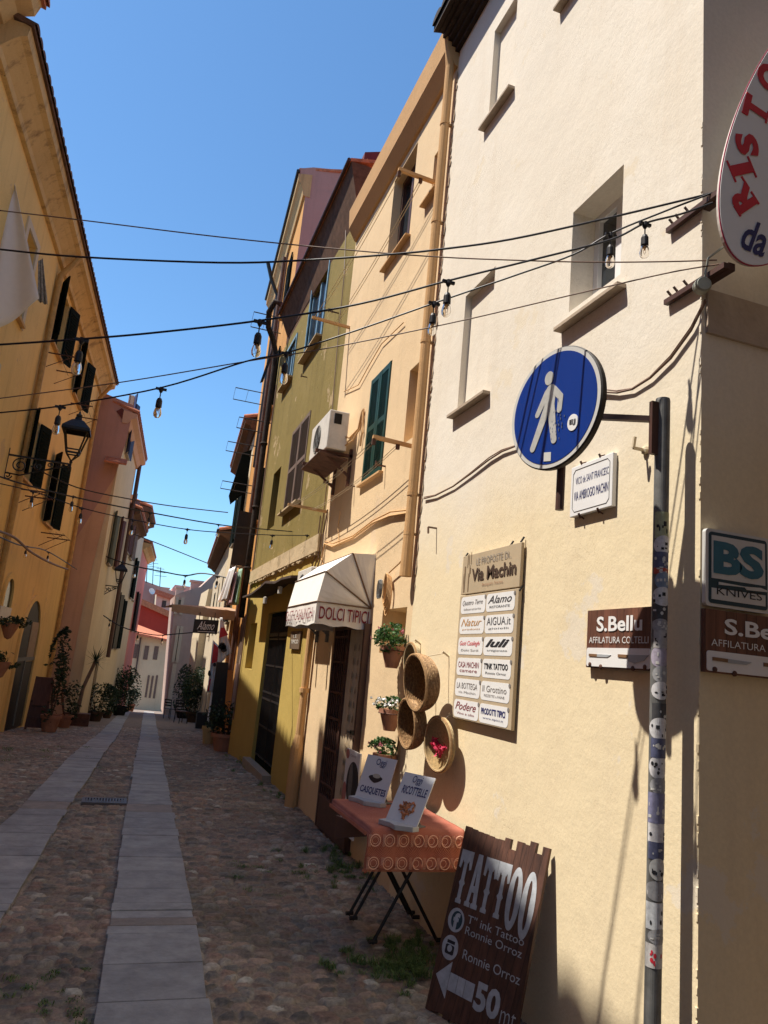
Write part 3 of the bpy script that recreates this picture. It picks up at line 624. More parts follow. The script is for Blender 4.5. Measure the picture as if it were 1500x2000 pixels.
# ================================================================ RIGHT: ORANGE HOUSE WITH PINK SIDE WALL
D0, D1 = 0.0, 6.2
T = thing('townhouse', 'tall orange house with dusty pink side wall rising above the olive roof', 'house', (2.1, 14.4, zg(14.4))); HD = T
YD = YF(14.42); zt = YD.at(640, 337)[1]
d1 = hole_px(F2, [(541,740),(551,700),(545,765),(533,790)], .1)
mb = MB(); wall_mesh(mb, F2, D0, D1, -3, zt-.5, [d1]); mb.build('wall', ORANGE, T)
mb = MB(); shell(mb, F2, D0, D1, -3, zt-.5, 7)
px = [(596,352),(605,337),(700,337),(735,360),(735,700),(560,700),(548,1150),(596,600)]
pp = [YD.pt(*p) for p in [(598,395),(592,352),(605,337),(700,335)]]; x1 = 9
mb.poly([V((2.2, 14.39, 5)), V((2.2, 14.39, zt-.75)), V((2.05, 14.39, zt-.38)), V((2.02, 14.39, zt-.12)), V((2.3, 14.39, zt)), V((5, 14.39, zt+.6)), V((9, 14.39, zt+.6)), V((9, 14.39, 5))]); mb.build('side_wall', PINKBR, T)
mb = MB(); cornice(mb, F2, -.02, D1, zt-.75, [(0, 0), (.05, .02), (.08, .16), (.14, .30), (.19, .36), (.20, .5), (-.1, .55), (-.1, 0)]); mb.build('cornice', CORN, T)
mb = MB(); mb.tube([F2.P(-.05, zt-.2, .22), F2.P(D1+.05, zt-.2, .22)], .035, 8); mb.build('gutter', BLACK, T)
mb = MB(); roof_slab(mb, F2, 0, D1, zt-.1, .2, .25, 5); mb.build('roof', TILE, T)
for (p, lab) in (([(541,640),(553,590),(548,655),(536,700)], 1), ([(545,740),(556,695),(549,760),(538,800)], 0)): pass
for v0, v1, u0, u1, dd in ((9.3, 10.6, 1.0, 1.75, 0), (6.9, 8.3, 1.0, 1.75, 0), (4.35, 5.5, 1.0, 1.75, 0)):
    m_ = (u0+u1)/2; shutter(T, F2, u0, m_-.01, v0, v1, .05, GREEN2, 26); shutter(T, F2, m_+.01, u1, v0, v1, .05, GREEN2, 26); sill(T, F2, u0, u1, v0, CORN, .1, .05)
mb = MB(); mb.tube([F2.P(2.6, zt-.8, .08), F2.P(2.6, 1.2, .08)], .055, 10); mb.tube([F2.P(2.35, zt-.8, .04), F2.P(2.35, 1.2, .04)], .02, 6); mb.build('downpipe', RUST, T)
mb = MB(); mb.tube([F2.P(3.1, zt-.75, .45), F2.P(3.1, zt-1.2, .3), F2.P(3.1, zt-1.6, .1), F2.P(3.1, 6, .1)], .05, 8); mb.build('downpipe', BLACK, T)
def rods(parent, fr, u, vs, out=.65, w_=.6):
    for v in vs:
        r_ = MB(); r_.tube([fr.P(u, v, 0), fr.P(u, v+.02, out)], .012, 6); r_.tube([fr.P(u+w_, v, 0), fr.P(u+w_, v+.02, out)], .012, 6); r_.tube([fr.P(u, v+.02, out), fr.P(u+w_, v+.02, out)], .004, 4); r_.tube([fr.P(u, v+.02, out*.6), fr.P(u+w_, v+.02, out*.6)], .004, 4)
        r_.build('clothes_rail', BLACK, parent)
rods(T, F2, 1.0, (8.95, 6.5), .7, .8); rods(T, F2, 3.4, (8.0, 6.6, 5.6), .8, .9)
# ground floor openings of the orange house
mb = MB(); mb.fbox(F2, 1.0, 2.0, -3, 2.35, -.02, .012); mb.build('door', BRDARK, T)
mb = MB(); mb.fbox(F2, .25, .95, -3, 1.55, 0, .03); mb.build('door_panel', plain('pale_door_panel', (.40, .32, .27), .8), T)

# ================================================================ RIGHT: FURTHER HOUSES
def house(label, fr, u0, u1, top, mat, out=.35, windows=(), depth=6, ev=CORN, roofm=TILE, base=None, name='townhouse', cat='house'):
    b = base if base is not None else -4.5; p = fr.P(u0, 0, 0); T = thing(name, label, cat, (p.x, p.y, zgf(p.y)))
    mb = MB(); wall_mesh(mb, fr, u0, u1, b, top, [(w_[0], w_[1], w_[2], w_[3], .16) for w_ in windows]); shell(mb, fr, u0, u1, b, top, depth); mb.build('wall', mat, T)
    mb = MB(); cornice(mb, fr, u0-.05, u1+.05, top-.30, [(0, 0), (.06, .0), (out*.5, .14), (out, .22), (out, .34), (-.1, .4), (-.1, 0)]); mb.build('cornice', ev, T)
    mb = MB(); roof_slab(mb, fr, u0-.05, u1+.05, top+.12, out+.03, .28, depth*.6); tiles(mb, fr, u0-.05, u1+.05, top+.12, out+.05, .28, depth*.6, .3); mb.build('roof', roofm, T)
    for w_ in windows:
        h = (w_[0], w_[1], w_[2], w_[3], .16); kind = w_[4] if len(w_) > 4 else 'glass'; mt = w_[5] if len(w_) > 5 else GREEN2
        if kind == 'door': f = frame_mb(fr, h, .06, .06, -.08).build('door', mt, T); pane_mb(fr, h, .03).build('door_panel', mt, f); continue
        f = frame_mb(fr, h, .05, .05, -.09).build('window', WHITED, T); pane_mb(fr, h, .03).build('pane', PANE, f)
        if kind == 'shut': m_ = (h[0]+h[1])/2; shutter(T, fr, h[0], m_-.01, h[2], h[3], .02, mt, 16); shutter(T, fr, m_+.01, h[1], h[2], h[3], .02, mt, 16)
        if kind == 'open':
            wd = (h[1]-h[0])*.36
            for s in (0, 1):
                u = h[0]-.01 if s == 0 else h[1]+.01; mb = MB(); P = fr.P; k = -1 if s == 0 else 1; o_ = .10 if s == 0 else .14
                mb.hexa([P(u,h[2],.02),P(u+k*wd*.9,h[2],wd*.35),P(u+k*wd*.9,h[2],wd*.35+.03),P(u,h[2],.05),P(u,h[3],.02),P(u+k*wd*.9,h[3],wd*.35),P(u+k*wd*.9,h[3],wd*.35+.03),P(u,h[3],.05)]); mb.build('shutter', mt, T)
        sill(T, fr, h[0], h[1], h[2], SILL, .1, .05)
    return T
E0, E1 = D1, 12.4
HE = house('weathered cream house behind the orange one, dark green shutters folded out', F2, E0, E1, 8.1, CREAM, .33, [(6.6, 7.5, 4.9, 6.6, 'open', GREEN2), (8.8, 9.6, 4.9, 6.5, 'open', GREEN2), (6.6, 7.4, 2.4, 4.1, 'open', BLACK), (9.6, 10.4, 2.2, 3.9, 'shut', BROWNS), (7.4, 8.5, -2, 1.5, 'door', BLACK), (10.6, 11.6, -2.5, 1.2, 'door', BRDARK)], ev=EAVEBR)
HF = house('pale cream house with peeling window surrounds further down on the right', F2, 12.4, 24.0, 5.75, CREAM2, .40, [(13.4, 14.3, 2.4, 4.3), (16.2, 17.1, 2.4, 4.3), (19.2, 20.1, 2.2, 4.1, 'shut', GREEN2), (13.6, 14.7, -3, .3, 'door', BRDARK), (17.0, 18.1, -3.4, -.2, 'door', BROWNS)], ev=EAVEBR)
# unseen house added across the side street, to shade the corner wall
T = thing('townhouse', 'tall unseen brown house added across the side street to shade the corner wall', 'house', (.9, -1.0, 0))
mb = MB(); mb.box((.9, -8, -.5), (12, -1.0, 16)); mb.build('wall', stucco('brown_render', (.25, .18, .12), streak=.3), T)
mb = MB(); mb.box((8, -1.3, -.5), (12, 2.4, 15)); mb.build('wing', MATS['brown_render'], T)
# ================================================================ LEFT SIDE
T = thing('townhouse', 'ochre yellow house with wide grimy cornice, arched door and open dark shutters', 'house', FL.P(9.2, 0, 0)); HL = T
L0, L1 = 9.3, 22.75; ltop = 8.68
lw = [(12.3, 13.0, 6.6, 8.0, .18), (8.0, 8.1, 1, 2, .1), (15.3, 16.4, 7.3, 8.55, .18), (18.5, 19.7, 7.3, 8.55, .18), (15.0, 15.8, 4.45, 5.7, .18), (17.9, 18.8, 4.05, 5.6, .18), (11.2, 12.2, 3.9, 5.5, .18)]
lw = [h for h in lw if h[0] > L0]
mb = MB(); wall_mesh(mb, FL, L0, L1, -3, ltop+.3, lw); shell(mb, FL, L0, L1, -3, ltop+.3, 7); mb.build('wall', YELLOW, T)
for h in lw:
    f = frame_mb(FL, h, .05, .05, -.1).build('window', WHITED if h[0] < 14 else GREEN2, T); pane_mb(FL, h, .03).build('pane', PANE, f)
    if h[0] > 14:
        for s in (0, 1):
            u = h[0]-.01 if s == 0 else h[1]+.01; k = -1 if s == 0 else 1; wd = .40; P = FL.P; a_ = rad(28 if s == 0 else 22)
            mb = MB(); e0, e1 = u+k*wd*math.cos(a_), wd*math.sin(a_)
            mb.hexa([P(u,h[2],.02),P(e0,h[2],e1),P(e0,h[2],e1+.03),P(u,h[2],.05),P(u,h[3],.02),P(e0,h[3],e1),P(e0,h[3],e1+.03),P(u,h[3],.05)])
            for i in range(18):
                v = h[2]+.08+(h[3]-h[2]-.16)*i/18; mb.hexa([P(u+(e0-u)*.15,v,.02+e1*.15-.012),P(u+(e0-u)*.85,v,e1*.85-.012),P(u+(e0-u)*.85,v,e1*.85+.045),P(u+(e0-u)*.15,v,.05+e1*.15+.015),P(u+(e0-u)*.15,v+.02,.02+e1*.15-.012),P(u+(e0-u)*.85,v+.02,e1*.85-.012),P(u+(e0-u)*.85,v+.02,e1*.85+.045),P(u+(e0-u)*.15,v+.02,.05+e1*.15+.015)])
            mb.build('shutter', GREEN2, T)
    else:
        mb = MB(); mb.fbox(FL, h[0]-.14, h[0], h[2]-.05, h[3]+.12, 0, .03); mb.fbox(FL, h[1], h[1]+.14, h[2]-.05, h[3]+.12, 0, .03); mb.fbox(FL, h[0], h[1], h[3], h[3]+.12, 0, .03); mb.build('window_surround', CREAM2, f)
    sill(T, FL, h[0], h[1], h[2], CORN, .08, .05)
    if h[0] > 14:
        r_ = MB(); 
        for q in (0, 1): uu = h[0]+.05+q*(h[1]-h[0]-.1); r_.tube([FL.P(uu, h[2]-.25, 0), FL.P(uu, h[2]-.25, .5)], .014, 6); r_.tube([FL.P(uu, h[2]-.55, 0), FL.P(uu, h[2]-.26, .45)], .008, 5)
        for dd in (.2, .35, .49): r_.tube([FL.P(h[0]-.2, h[2]-.24, dd), FL.P(h[1]+.2, h[2]-.24, dd)], .004, 4)
        r_.build('clothes_rail', RUST, T)
CORNY = stucco('yellow_cornice', (.62, .44, .22), streak=.9, stain=(.12, .07, .045), bump=.6, peel=(.10, .06, .04), peel_amt=.0)
mb = MB(); cornice(mb, FL, L0-.02, L1+.12, ltop, [(0, 0), (.07, .0), (.09, .08), (.20, .2), (.28, .27), (.36, .30), (.38, .46), (-.1, .5), (-.1, 0)]); mb.build('cornice', CORNY, T)
mb = MB(); tiles(mb, FL, L0-.05, L1+.15, ltop+.47, .45, .3, 5, .22); roof_slab(mb, FL, L0-.05, L1+.15, ltop+.48, .42, .3, 5, .05); mb.build('roof', plain('weathered_tile', (.13, .07, .045), .9, noise=.5, scale=5, bump=.6), T)
for u, r_ in ((14.75, .055), (L1-.5, .055)):
    mb = MB(); mb.tube([FL.P(u, ltop+.2, .35), FL.P(u, ltop-.25, .08), FL.P(u, ltop-.5, .07), FL.P(u, .3, .07)], r_, 10); mb.build('downpipe', plain('ochre_pipe', (.46, .27, .09), .7, noise=.25), T)
# arched door and small arched window with raised surrounds
def arch(fr, parent, ul, ur, vb, vt, name, mat, trim, pane=None, th=.05, tw=.13):
    r_ = (ur-ul)/2; cx = (ul+ur)/2; vs = vt-r_; pts = [(ul, vb), (ur, vb)] + [(cx+r_*math.cos(q), vs+r_*math.sin(q)) for q in [math.pi*i/14 for i in range(15)]]
    mb = MB(); mb.prism([fr.P(a, b, .012) for a, b in pts], fr.n*-.05); o = mb.build(name, mat, parent)
    mb = MB(); ro = r_+tw
    for i in range(14):
        q0, q1 = math.pi*i/14, math.pi*(i+1)/14; P = lambda r, q, d: fr.P(cx+r*math.cos(q), vs+r*math.sin(q), d)
        mb.hexa([P(r_,q0,-.01),P(ro,q0,-.01),P(ro,q0,th),P(r_,q0,th),P(r_,q1,-.01),P(ro,q1,-.01),P(ro,q1,th),P(r_,q1,th)])
    mb.fbox(fr, ul-tw, ul, vb, vs, -.01, th); mb.fbox(fr, ur, ur+tw, vb, vs, -.01, th); mb.build('arch_surround', trim, o)
    return o, cx, vs, r_
ua, ub = FL.at(27, 1300)[0], FL.at(61, 1300)[0]; vt = FL.at(66, 1172)[1]
o, cx, vs, r_ = arch(FL, T, ua, ub, zgf(ua)-.1, vt, 'door', plain('dark_wood_door', (.018, .012, .010), .6, noise=.3), YELLOW)
mb = MB(); mb.fbox(FL, ua, ub, vs-.35, vs-.27, .012, .04); mb.fbox(FL, cx-.03, cx+.03, zgf(ua), vs-.3, .012, .035); mb.build('transom', GREYP, o)
mb = MB(); mb.fbox(FL, cx+.05, ub-.15, .95, 1.85, .012, .03); mb.build('paper_notice', plain('old_paper', (.36, .27, .18), .9), o)
u1_, u2_ = FL.at(4, 1165)[0], FL.at(20, 1165)[0]; o, *_ = arch(FL, T, u1_, u2_, FL.at(8, 1185)[1], FL.at(15, 1128)[1], 'window', PANE, YELLOW)
mb = MB(); vv = FL.at(8, 1185)[1]; mb.fbox(FL, u1_-.15, u2_+.1, vv-.22, vv, -.01, .05); mb.build('window_sill', MARBLE, o)
# nearer house on the left: mostly beside and above the frame
T = thing('townhouse', 'taller house at the near left edge, only its eave corner in view', 'house', FL.P(-6, 0, 0))
mb = MB(); wall_mesh(mb, FL, -9, L0, -1, 9.5, []); shell(mb, FL, -9, L0, -1, 9.5, 7); mb.build('wall', MAUVE, T)
mb = MB(); cornice(mb, FL, -9, L0+.02, 9.05, [(0, 0), (.07, .0), (.2, .2), (.38, .27), (.44, .46), (-.1, .5), (-.1, 0)]); mb.build('cornice', CORNY, T)
mb = MB(); tiles(mb, FL, 4, L0+.05, 9.53, .52, .3, 5, .22); roof_slab(mb, FL, -9, L0+.05, 9.53, .48, .3, 5, .05); mb.build('roof', TILE, T)

# ---- beyond the yellow house
YG = 22.85; pc = YF(YG).pt(215, 1000); FG = Frame((pc.x, YG, 0), (.065, 1, 0), (1, -.065, 0))
gt = YF(YG).at(268, 800)[1]; gl = YF(YG).at(190, 766)[1]
G = house('salmon gabled house with a diamond window beyond the yellow house', FG, 0, 6.0, gt-.2, CREAM, .3, [(1.2, 2.0, 7.4, 9.3, 'open', plain('blue_shutter', (.02, .035, .11), .6)), (3.4, 4.1, 4.0, 5.7, 'open', plain('dull_red_shutter', (.09, .03, .025), .7)), (1.2, 1.9, 3.9, 5.5, 'open', plain('grey_green', (.10, .11, .08), .7)), (3.3, 4.3, -2.2, .9, 'door', BRDARK)], depth=5, ev=SALMON)
mb = MB(); mb.poly([V((pc.x-.02, YG-.01, gt-.3)), V((pc.x-.02, YG-.01, gt-.05)), YF(YG-.01).pt(190, 762), YF(YG-.01).pt(150, 745), V((pc.x-4, YG-.01, gt-.3))]); mb.build('gable', MAUVE, G)
mb = MB(); gy = YF(YG-.02)
mb.poly([gy.P(*gy.at(*p)) for p in [(150,745),(262,792),(247,860),(225,930),(130,1080)]]); mb.build('gable_wall', PINKBR, G)
mb = MB(); mb.poly([gy.P(*gy.at(*p)) for p in [(130,1080),(225,930),(204,1010),(163,1180),(118,1420),(60,1420)]]); mb.build('salmon_wall', SALMON, G)
mb = MB(); gy2 = YF(YG-.04); mb.poly([gy2.P(*gy2.at(*p)) for p in [(227,803),(238,797),(251,808),(239,819)]]); mb.build('window', plain('red_brown_lattice', (.12, .03, .022), .8), G)
mb = MB(); a, b = YF(YG).at(205, 903); c, e = YF(YG).at(247, 912); mb.hexa([(a, YG-.5, b-.1), (c, YG-.5, b-.1), (c, YG, b+.12), (a, YG, b+.12), (a, YG-.5, b-.05), (c, YG-.5, b-.05), (c, YG, b+.2), (a, YG, b+.2)]); mb.build('small_roof', TILE, G)
G2 = house('cream house on the left with a long dark drainpipe and reddish shutters', FG, 6.0, 12.0, FG.at(262, 975, .3)[1] if FG.at(262, 975, .3)[1] < 12 else 9.5, CREAM, .4, [(7.0, 8.0, 5.0, 7.2, 'open', plain('dull_red_shutter', (.09, .03, .025), .7)), (9.2, 10.2, 5.0, 7.2, 'open', BROWNS), (7.2, 8.2, 1.3, 3.4, 'open', BLACK), (9.6, 10.5, 1.3, 3.3, 'open', GREEN2), (7.2, 8.4, -3.2, -.4, 'door', BROWNS)], depth=5, ev=EAVEBR)
mb = MB(); mb.tube([FG.P(5.9, 8.5, .12), FG.P(5.9, 1.0, .12)], .075, 10); mb.build('downpipe', BROWNM, G2)
G3 = house('narrow grey cream house with small niche sign, left of the pink one', FG, 12.0, 17.0, 7.6, CREAM2, .4, [(13.0, 13.9, 3.6, 5.4, 'open', GREEN2), (15.1, 16, 3.6, 5.4), (13.2, 14.3, -3.4, -1.2, 'door', GREEN2)], depth=5, ev=EAVEBR)
G4 = house('pink and red painted house at the lower end on the left', FG, 17.0, 24.0, 6.6, PINK, .4, [(18, 19, 2.2, 4.2, 'open', BLACK), (21, 22, 2.2, 4.2), (19, 20.2, -3.6, -1, 'door', BRDARK)], depth=5, ev=CORN)

# ---- end of the street
def block(label, Y, px, depth, mat, name='wall', parent=None, push=0):
    fr = YF(Y); mb = MB(); mb.prism([fr.pt(*p) for p in px], (0, depth, 0))
    return mb
def far_house(label, Y, px, depth, mat, **k):
    fr = YF(Y); p = fr.pt(*px[0]); T = thing('townhouse', label, 'house', (p.x, Y, zgf(Y))); block(label, Y, px, depth, mat).build('wall', mat, T); return T, fr
T, fr = far_house('cream house closing the end of the street, terracotta roof and arched openings', 56, [(205,1385),(245,1232),(332,1250),(342,1395)], 6, CREAM)
f2_ = YF(60); mb = MB(); A_ = [fr.pt(243,1231)+V((0,-.6,0)), fr.pt(334,1250)+V((0,-.6,0)), f2_.pt(330,1243), f2_.pt(248,1212)]; mb.hexa([p-V((0,0,.15)) for p in A_]+A_); mb.build('roof', plain('bright_tile', (.62, .20, .10), .85, noise=.3, bump=.4), T)
for x, y0, y1 in ((260,1258,1285),(281,1261,1288),(300,1262,1288)):
    a, b = fr.at(x-2, y1); c, e = fr.at(x+4, y0); mb = MB(); mb.fbox(fr, a, a+.3, b, e, -.01, .03); mb.build('window', BROWNS, T)
for x, y0, y1 in ((286,1318,1362),(294,1319,1363),(302,1318,1364),(250,1317,1350)):
    a, b = fr.at(x-4, y1); c, e = fr.at(x, y0); arch(fr, T, a, a+.15, b, e, 'door' if x < 255 else 'window', BROWNS, CREAM, th=.03, tw=.03)
mb = MB(); mb.tube([fr.pt(275,1245)+V((0,-.1,0)), fr.pt(264,1318)+V((0,-.1,0))], .06, 6); mb.build('downpipe', BROWNM, T)
T, fr = far_house('house with deep red wall above the terracotta roof at the street end', 64, [(246,1300),(252,1166),(338,1205),(334,1300)], 5, REDW)
mb = MB(); mb.beam(fr.pt(249,1166)+V((0,-.15,.1)), fr.pt(338,1206)+V((0,-.15,.1)), .5, .45); mb.build('roof_edge', TILE, T)
T, fr = far_house('purple brown hillside house with rooftop antennas and a white dish', 72, [(240,1300),(255,1126),(262,1127),(352,1160),(400,1175),(400,1300)], 5, PINKBR)
TPH = T; ant = MB()
for x, y0, y1 in ((271,1078,1132),(286,1092,1138),(298,1090,1142),(312,1108,1146)):
    ant.tube([fr.pt(x+2, y0), fr.pt(x, y1)], .035, 4)
    for k in range(3): a = fr.pt(x+1.5, y0+3+k*7); ant.tube([a+V((-.35-.1*k, 0, 0)), a+V((.35+.1*k, 0, 0))], .02, 4)
ant.build('roof_aerial', CABLE, T)
dm = MB(); dm.lathe(fr.pt(295,1156)+V((0, -.35, 0)), [(0, .0), (.18, .04), (.30, .12), (.30, .14), (.17, .06), (0, .02)], 16, (.5, -.8, .3)); dm.build('satellite_dish', WHITEP, T)
T, fr = far_house('sunlit pink roof tower showing over the far roofs', 76, [(330,1190),(337,1148),(342,1142),(372,1146),(376,1190)], 5, plain('sunny_pink', (.62, .33, .26), .9))
T, fr = far_house('mauve house turning across the street end, cream edged windows', 44, [(322,1400),(342,1163),(352,1158),(392,1146),(420,1120),(440,1120),(440,1400)], 5, stucco('mauve_grey_render', (.52, .37, .30), streak=.3))
TMV = T
for (a, b, c, e), mt in (((345,1172,354,1196), PANE), ((341,1228,352,1290), PANE)):
    q0, q1 = fr.at(a, e), fr.at(c, b); mb = MB(); mb.fbox(fr, q0[0], q1[0], q0[1], q1[1], -.02, .03); w_ = mb.build('window', mt, T)
    mb = MB(); mb.fbox(fr, q0[0]-.16, q0[0], q0[1]-.1, q1[1]+.15, -.02, .08); mb.fbox(fr, q1[0], q1[0]+.16, q0[1]-.1, q1[1]+.15, -.02, .08); mb.build('frame', CREAM2, w_)
for x0, x1, y0, y1 in ((324,331,1296,1386),(372,380,1170,1340)):
    q0, q1 = fr.at(x0, y1), fr.at(x1+8, y0); mb = MB(); mb.fbox(fr, q0[0], q0[0]+.22, q0[1], q1[1], -.02, .12); mb.build('pilaster', plain('cream_stone', (.62, .5, .36), .9), T)
T, fr = far_house('pale cream end wall lit by the sun beside the climbing plants', 38, [(372,1400),(388,1245),(408,1150),(420,1150),(425,1400)], 4, plain('sunny_cream', (.62, .52, .36), .9))

for i, (x, y, Y_) in enumerate(((352, 1150, 70), (322, 1150, 74), (384, 1138, 50))):
    T = (TPH, TPH, TMV)[i]; q = YF(Y_).pt(x, y); mb = MB(); mb.box((q.x-.35, Y_-.3, q.z-1.6), (q.x+.35, Y_+.3, q.z)); mb.box((q.x-.45, Y_-.4, q.z), (q.x+.45, Y_+.4, q.z+.12)); mb.build('chimney', MAUVE, T)
T, fr = far_house('small house with tiled roof stepping up between the far rooftops', 68, [(300,1230),(306,1158),(346,1172),(350,1230)], 4, CREAM2)
mb = MB(); mb.beam(fr.pt(303,1158)+V((0,-.2,.1)), fr.pt(350,1174)+V((0,-.2,.1)), .5, .4); mb.build('roof_edge', TILE, T)
for x in (315, 330): a, b = fr.at(x, 1186); mb = MB(); mb.fbox(fr, a, a+.35, b, b+.6, -.02, .03); mb.build('window', PANE, T)
# ================================================================ LAMPS
def lantern(T, c, h=.95):
    "c: foot of the lantern"
    c = V(c); s = h/.95; w0, w1 = .10*s, .19*s; z0, z1 = .18*s, .58*s
    mb = MB(); P = lambda x, y, z: c+V((x, y, z))
    for sx, sy in ((1,1),(1,-1),(-1,-1),(-1,1)): mb.beam(P(sx*w0,sy*w0,z0), P(sx*w1,sy*w1,z1), .022*s); mb.beam(P(0,0,.04*s), P(sx*w0,sy*w0,z0), .018*s)
    for w_, z in ((w0, z0), (w0+.015*s, z0+.06*s), (w1, z1)):
        for a, b in (((1,1),(1,-1)),((1,-1),(-1,-1)),((-1,-1),(-1,1)),((-1,1),(1,1))): mb.beam(P(a[0]*w_,a[1]*w_,z), P(b[0]*w_,b[1]*w_,z), .022*s)
    mb.build('lantern_frame', BLACK, T)
    mb = MB(); k = [(w1+.045*s, z1), (w1+.04*s, z1+.05*s), (w1-.02*s, z1+.12*s), (.10*s, z1+.2*s), (.06*s, z1+.22*s), (.05*s, z1+.27*s), (.02*s, z1+.29*s)]
    for (a, z), (b, y) in zip(k, k[1:]):
        for i in range(4):
            q0, q1 = math.pi/4+i*math.pi/2, math.pi/4+(i+1)*math.pi/2; r2 = 2**.5
            mb.quad(P(a*r2*math.cos(q0),a*r2*math.sin(q0),z), P(a*r2*math.cos(q1),a*r2*math.sin(q1),z), P(b*r2*math.cos(q1),b*r2*math.sin(q1),y), P(b*r2*math.cos(q0),b*r2*math.sin(q0),y))
    mb.lathe(P(0,0,z1+.29*s), [(0,0),(.05*s,.0),(.055*s,.03*s),(.02*s,.06*s),(.012*s,.10*s),(0,.11*s)], 10)
    mb.build('lantern_cap', BLACK, T)
    mb = MB(); mb.lathe(c, [(0,-.14*s),(.012*s,-.13*s),(.018*s,-.1*s),(.03*s,-.08*s),(.018*s,-.05*s),(.018*s,.0),(.03*s,.02*s),(.02*s,.05*s),(0,.06*s)], 10); mb.build('finial', BLACK, T)
def spiral(mb, c, r0, r1, turns, a0, ax1, ax2, th=.012):
    n = int(26*abs(turns)); mb.tube([c+ax1*(math.cos(a0+turns*2*math.pi*i/n)*(r0+(r1-r0)*i/n))+ax2*(math.sin(a0+turns*2*math.pi*i/n)*(r0+(r1-r0)*i/n)) for i in range(n+1)], th, 5)
def street_lamp(label, wall, arm, base_z, s=1):
    wall = V(wall); T = thing('street_lamp', label, 'street lamp', (wall.x, wall.y, base_z-.5), 'wall lamps on scroll brackets'); X = V((1, 0, 0)); Z = V((0, 0, 1)); mb = MB(); a = wall
    mb.beam(a+Z*-.42*s, a+Z*.12*s, .03, .05); mb.beam(a, a+X*arm, .03, .03); mb.tube([a+Z*-.32*s, a+X*.25*arm+Z*-.33*s, a+X*.5*arm+Z*-.22*s, a+X*.75*arm+Z*-.12*s, a+X*arm+Z*-.02], .014, 6)
    spiral(mb, a+X*.22*arm+Z*-.16*s, .13*s, .03*s, 1.6, 1.2, X, Z); spiral(mb, a+X*.50*arm+Z*-.13*s, .07*s, .02*s, 1.4, 2, X, Z); spiral(mb, a+X*.68*arm+Z*-.07*s, .04*s, .015*s, 1.3, 0, X, Z, .009); spiral(mb, a+X*.8*arm+Z*-.05*s, .035*s, .012*s, -1.3, 0, X, Z, .009); spiral(mb, a+X*.06*arm+Z*-.36*s, .07*s, .02*s, -1.4, 0, X, Z)
    mb.build('bracket', BLACK, T); lantern(T, a+X*arm+Z*.02, .95*s); return T
lf = YF(13.9); lp = lf.pt(138, 905); wx = FL.pt(8, 895).x
street_lamp('black iron lantern on a scrolled wall bracket high on the yellow house', (wx+.0, 13.9, lp.z-.02), lp.x-wx, lp.z)
lf = YF(25.0); lp = lf.pt(231, 1146); wx = pc.x+.065*(25-YG); street_lamp('small black lantern on a scroll bracket far down the left side', (min(wx, lp.x-.5), 25.0, lp.z), lp.x-min(wx, lp.x-.5), lp.z, .85)

# ================================================================ PLANTS
def leaves(name, c, rx, ry, rz, n, size, mat, parent, rnd, shape=None, aspect=.45):
    mb = MB(); cl = [V((rnd.gauss(0, .5), rnd.gauss(0, .5), rnd.gauss(0, .5))) for _ in range(max(4, n//60))]
    for i in range(n):
        b = rnd.choice(cl); p = b+V((rnd.gauss(0, .24), rnd.gauss(0, .24), rnd.gauss(0, .24)))
        if p.length > 1.15: p *= 1.1/p.length
        mb.leaf(V(c)+V((p.x*rx, p.y*ry, p.z*rz)), size*rnd.uniform(.6, 1.4), rnd, aspect)
    return mb.build(name, mat, parent)
def pot(parent, c, r, h, mat=TERRA, name='pot'):
    mb = MB(); mb.lathe(c, [(0, 0), (r*.68, 0), (r*.9, h*.8), (r*1.02, h*.8), (r*1.02, h), (r*.9, h), (r*.85, h*.85), (0, h*.85)], 20); return mb.build(name, mat, parent, smooth=False)
def potted(label, p, r, h, fo, n, size, mat=LEAFD, potm=TERRA, group='potted plants along the house fronts'):
    p = V(p); T = thing('potted_plant', label, 'potted plant', p, group); R2_ = random.Random(int(p.x*1000+p.y*10))
    pot(T, p, r, h, potm); leaves('foliage', p+V((0, 0, h+fo[2]*.8)), fo[0], fo[1], fo[2], n, size, mat, T, R2_)
    mb = MB()
    for i in range(5): q = p+V((R2_.uniform(-.5, .5)*fo[0], R2_.uniform(-.5, .5)*fo[1], h+fo[2]*R2_.uniform(.5, 1.3))); mb.tube([p+V((0, 0, h*.8)), p.lerp(q, .5)+V((0, 0, .05)), q], .01, 5)
    mb.build('stem', RUST, T); return T
def gp(x, y): q = gpt(x, y); return V((q.x, q.y, zgf(q.y)))
potted('bushy climbing plant in a pot right of the arched door, reaching above it', gp(95,1428), .22, .35, (.28, .3, 1.0), 700, .10)
potted('round dark shrub in a pot between the climber and the yucca', gp(124,1420), .2, .3, (.38, .38, .5), 500, .09)
potted('low dark bush in a broad pot under the cream house', gp(184,1408), .28, .3, (.6, .6, .5), 900, .10, LEAFD, BRDARK)
potted('small grey-green plant beside the low dark bush', gp(208,1402), .2, .25, (.45, .45, .5), 700, .10, LEAFD, BRDARK)
potted('large dark bush in a tub standing furthest out on the left', gp(232,1397), .35, .4, (.7, .7, .95), 2200, .12, LEAFD, BLACK)
potted('tall thin plant in a pot in front of the pink house', gp(254,1389), .25, .4, (.5, .5, 1.0), 500, .14, LEAFD)
potted('dense green shrub in a pot right of the street near the mauve house', gp(356,1402), .4, .4, (.55, .6, 1.2), 2000, .13, LEAFD, BLACK)
potted('leafy shrub in a pot behind the chalkboard', gp(376,1410), .35, .4, (.6, .6, 1.0), 1900, .12, LEAFD, BRDARK)
potted('bright green sprig in a square pale pot at the patch of sun', gp(406,1452), .17, .36, (.16, .16, .22), 170, .085, LEAF, plain('pale_yellow_pot', (.45, .36, .18), .8))
